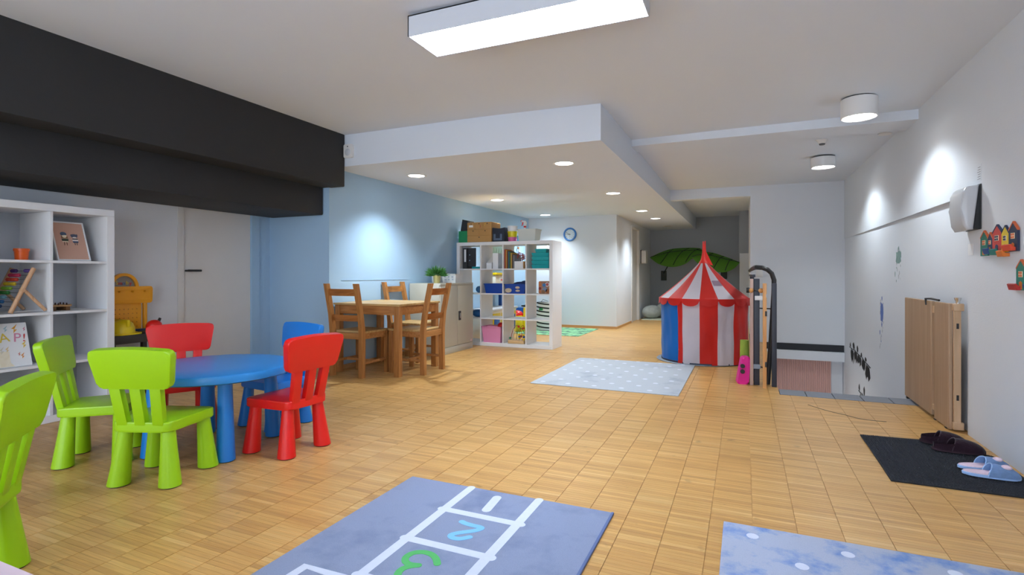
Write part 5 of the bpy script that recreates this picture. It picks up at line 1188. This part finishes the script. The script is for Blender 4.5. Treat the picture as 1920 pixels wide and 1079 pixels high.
# canvas with lettering
t = thing('letter_canvas', 'white canvas print with pastel lightning bolts and letters leaning on shelf', 'canvas print', (-4.372, 1.845, z1))
Mc = lean((0, 0, 0.003), 0, 0, 0, math.radians(17))
MB().box(-0.125, 0.125, 0, 0.295, -0.018, 0, 0.002, 1, Mc).build('canvas', m_paper, t)
def cv(ch, x, y, s, c, a=0.0): text_mesh('printed_letter', ch, s, mat('canv_' + c, c, 0.7, 0.05), t, Mc @ Matrix.Translation((x, y, 0.0012)) @ Matrix.Rotation(a, 4, 'Z'), 0.0006)
cv('Z', -0.06, 0.165, 0.075, '#8A8F98', 0.1); cv('A', 0.0, 0.17, 0.085, '#D9C24A', 0.12); cv('P', 0.062, 0.165, 0.085, '#D98AA8', -0.1); cv('!', 0.098, 0.165, 0.075, '#C8413C', -0.15)
def bolt(x, y, s, c): MB().prism([(x + s * a, y + s * b_) for a, b_ in ((0, 0), (0.35, 0.4), (0.1, 0.42), (0.4, 1), (-0.15, 0.5), (0.08, 0.46))], 0.0002, 0.0014, Mc).build('printed_bolt', mat('canv_' + c, c, 0.7, 0.05), t)
bolt(0.05, 0.225, 0.06, '#E0A23C'); bolt(0.005, 0.235, 0.045, '#9CC0CC'); bolt(0.09, 0.12, 0.05, '#D9B84A'); bolt(0.075, 0.05, 0.04, '#E0903C'); bolt(0.105, 0.235, 0.03, '#D07A98'); bolt(0.06, 0.07, 0.025, '#C85A4A'); bolt(-0.03, 0.09, 0.05, '#D9D3C4'); bolt(0.0, 0.1, 0.04, '#E4C890')
MB().prism([(-0.124, 0.004), (0.03, 0.004), (0.012, 0.03), (0.012, 0.105), (-0.124, 0.115)], 0.0002, 0.0012, Mc).build('printed_photo', wood('print_wood_glare', '#E8DCC0', '#F2EAD6', 0.5, 0, 2), t)  # wood print with glare painted in as pale tones

# ------------------------------------------------------------------ toy workbench
t = thing('toy_workbench', 'orange-yellow plastic toy workbench with pegboard against the white wall', 'toy workbench', (-4.63, 2.68, 0))
m_or = plastic('toy_amber', '#EEA412')
Mw = basis((0, 0, 0), (0, 1, 0), (0, 0, 1), (1, 0, 0))
ring = [(0.11 * math.cos(PI * k / 20), 0.905 + 0.115 * math.sin(PI * k / 20)) for k in range(21)]
inner = [(0.085 * math.cos(PI * k / 20), 0.907 + 0.09 * math.sin(PI * k / 20)) for k in range(20, -1, -1)]
MB().prism(ring + inner, 0, 0.03, Mw).build('arch', m_or, t, True)
sg = MB().prism(inner, 0.004, 0.014, Mw).build('sign_plate', mat('sign_grey', '#8C8880', 0.5), t)
for k, (ch, c) in enumerate(zip('Smoby', ('#E8C81E', '#D8302A', '#2F6FC0', '#E8C81E', '#D8302A'))):
    text_mesh('sign_letter', ch, 0.042, mat('sign_' + c, c, 0.4), sg, basis((0.015, -0.052 + 0.026 * k, 0.925 + (0.004 if k in (0, 3) else 0)), (0, 1, 0), (0, 0, 1), (1, 0, 0)), 0.002)
hb = MB().prism(rrect(0.43, 0.44, 0.14, 0.02), -0.005, 0.035, basis((0, 0, 0.772), (0, 1, 0), (0, 0, 1), (1, 0, 0)), 0.006).build('header_board', m_or, t, True)
bx('recess', m_or, hb, 0.035, 0.037, -0.2, 0.2, 0.80, 0.885, 0.0005, 1)
for y in (-0.15, -0.05, 0.05, 0.15): MB().tube([(0.036, y, 0.872), (0.055, y, 0.868), (0.058, y, 0.88)], 0.006, 6).build('tool_hook', m_or, hb, True)
pb = MB().prism(rrect(0.27, 0.27, 0.31, 0.02), 0.0, 0.02, basis((0, 0, 0.47), (0, 1, 0), (0, 0, 1), (1, 0, 0)), 0.004).build('pegboard', m_or, t, True)
b = MB()
for i in range(7):
    for j in range(7): b.lathe([(0.0035, 0), (0.0035, 0.001)], 6, basis((0.0205, -0.1 + 0.033 * i, 0.51 + 0.036 * j), (0, 1, 0), (0, 0, 1), (1, 0, 0)))
b.build('peg_holes', mat('hole_brown', '#7A4A08', 0.8), pb)
for s in (-1, 1): MB().tube([(0.015, s * 0.165, 0.45), (0.015, s * 0.165, 0.78)], 0.018, 10).build('upright', m_or, t, True)
bx('bench_top', mat('bench_dark', '#33322F', 0.5), t, -0.06, 0.235, -0.215, 0.215, 0.47, 0.535, 0.006)
bx('tool_tray', plastic('tray_navy', '#24406A'), t, 0.02, 0.05, -0.12, 0.18, 0.535, 0.56, 0.004)
for sx in (-0.04, 0.2):
    for sy in (-0.19, 0.19): bx('leg', MATS['bench_dark'], t, sx - 0.018, sx + 0.018, sy - 0.018, sy + 0.018, 0, 0.47, 0.003)
t = thing('toy_hard_hat', 'yellow toy hard hat on the dark bench top', 'helmet', (-4.50, 2.60, 0.536))
bm_t = MB().prism(rrect(0.2, 0.2, 0.25, 0.09, 8), 0.0, 0.012, Matrix.Translation((0, -0.125, 0)), 0.004); bm_t.build('brim', m_ky, t, True)
MB().lathe([(0.088, 0.01), (0.086, 0.05), (0.07, 0.09), (0.04, 0.108), (0.005, 0.114)], 24).build('shell', m_ky, t, True); MB().box(-0.09, 0.09, -0.012, 0.012, 0.06, 0.118, 0.008).build('crest', m_ky, t, True)
t = thing('toy_drill', 'red toy power drill lying beside the yellow hard hat', 'toy', (-4.47, 2.83, 0.536))
MB().ball((0, 0, 0.05), 0.055, 0.06, 0.05, 8).build('body', m_red, t, True); MB().tube([(0.0, 0.03, 0.07), (0.0, 0.05, 0.11)], [0.014, 0.01], 8).build('chuck', m_dark, t, True)
tag(MB().prism(rrect(0.1, 0.08, 0.07, 0.02), 0, 0.014, None, 0.004).build('toy_spanner', m_dark, None, True, loc=(-4.44, 2.72, 0.536), rz=0.5), 'small black toy tool lying on the bench edge', 'toy')

# ------------------------------------------------------------------ last small things
p = ony(1424, 512, YF)
t = thing('light_switch', 'white light switch plate on the stair wall behind the handrail', 'switch', (p.x, YF, p.z))
bx('plate', m_wplast, t, -0.045, 0.045, -0.01, 0, -0.06, 0.06, 0.003); bx('rocker', m_wplast, t, -0.03, 0.03, -0.014, -0.01, -0.035, 0.035, 0.002)
P = [onz(a, b) for a, b in ((1515, 760), (1540, 768), (1562, 774), (1584, 779), (1610, 786), (1638, 790), (1662, 792))]
tag(MB().tube([(v.x, v.y, 0.0022) for v in P], 0.0018, 5).build('loose_thread', mat('thread_grey', '#6E6A62', 0.9), None, True), 'thin grey thread lying on the parquet near the stair edge', 'thread')
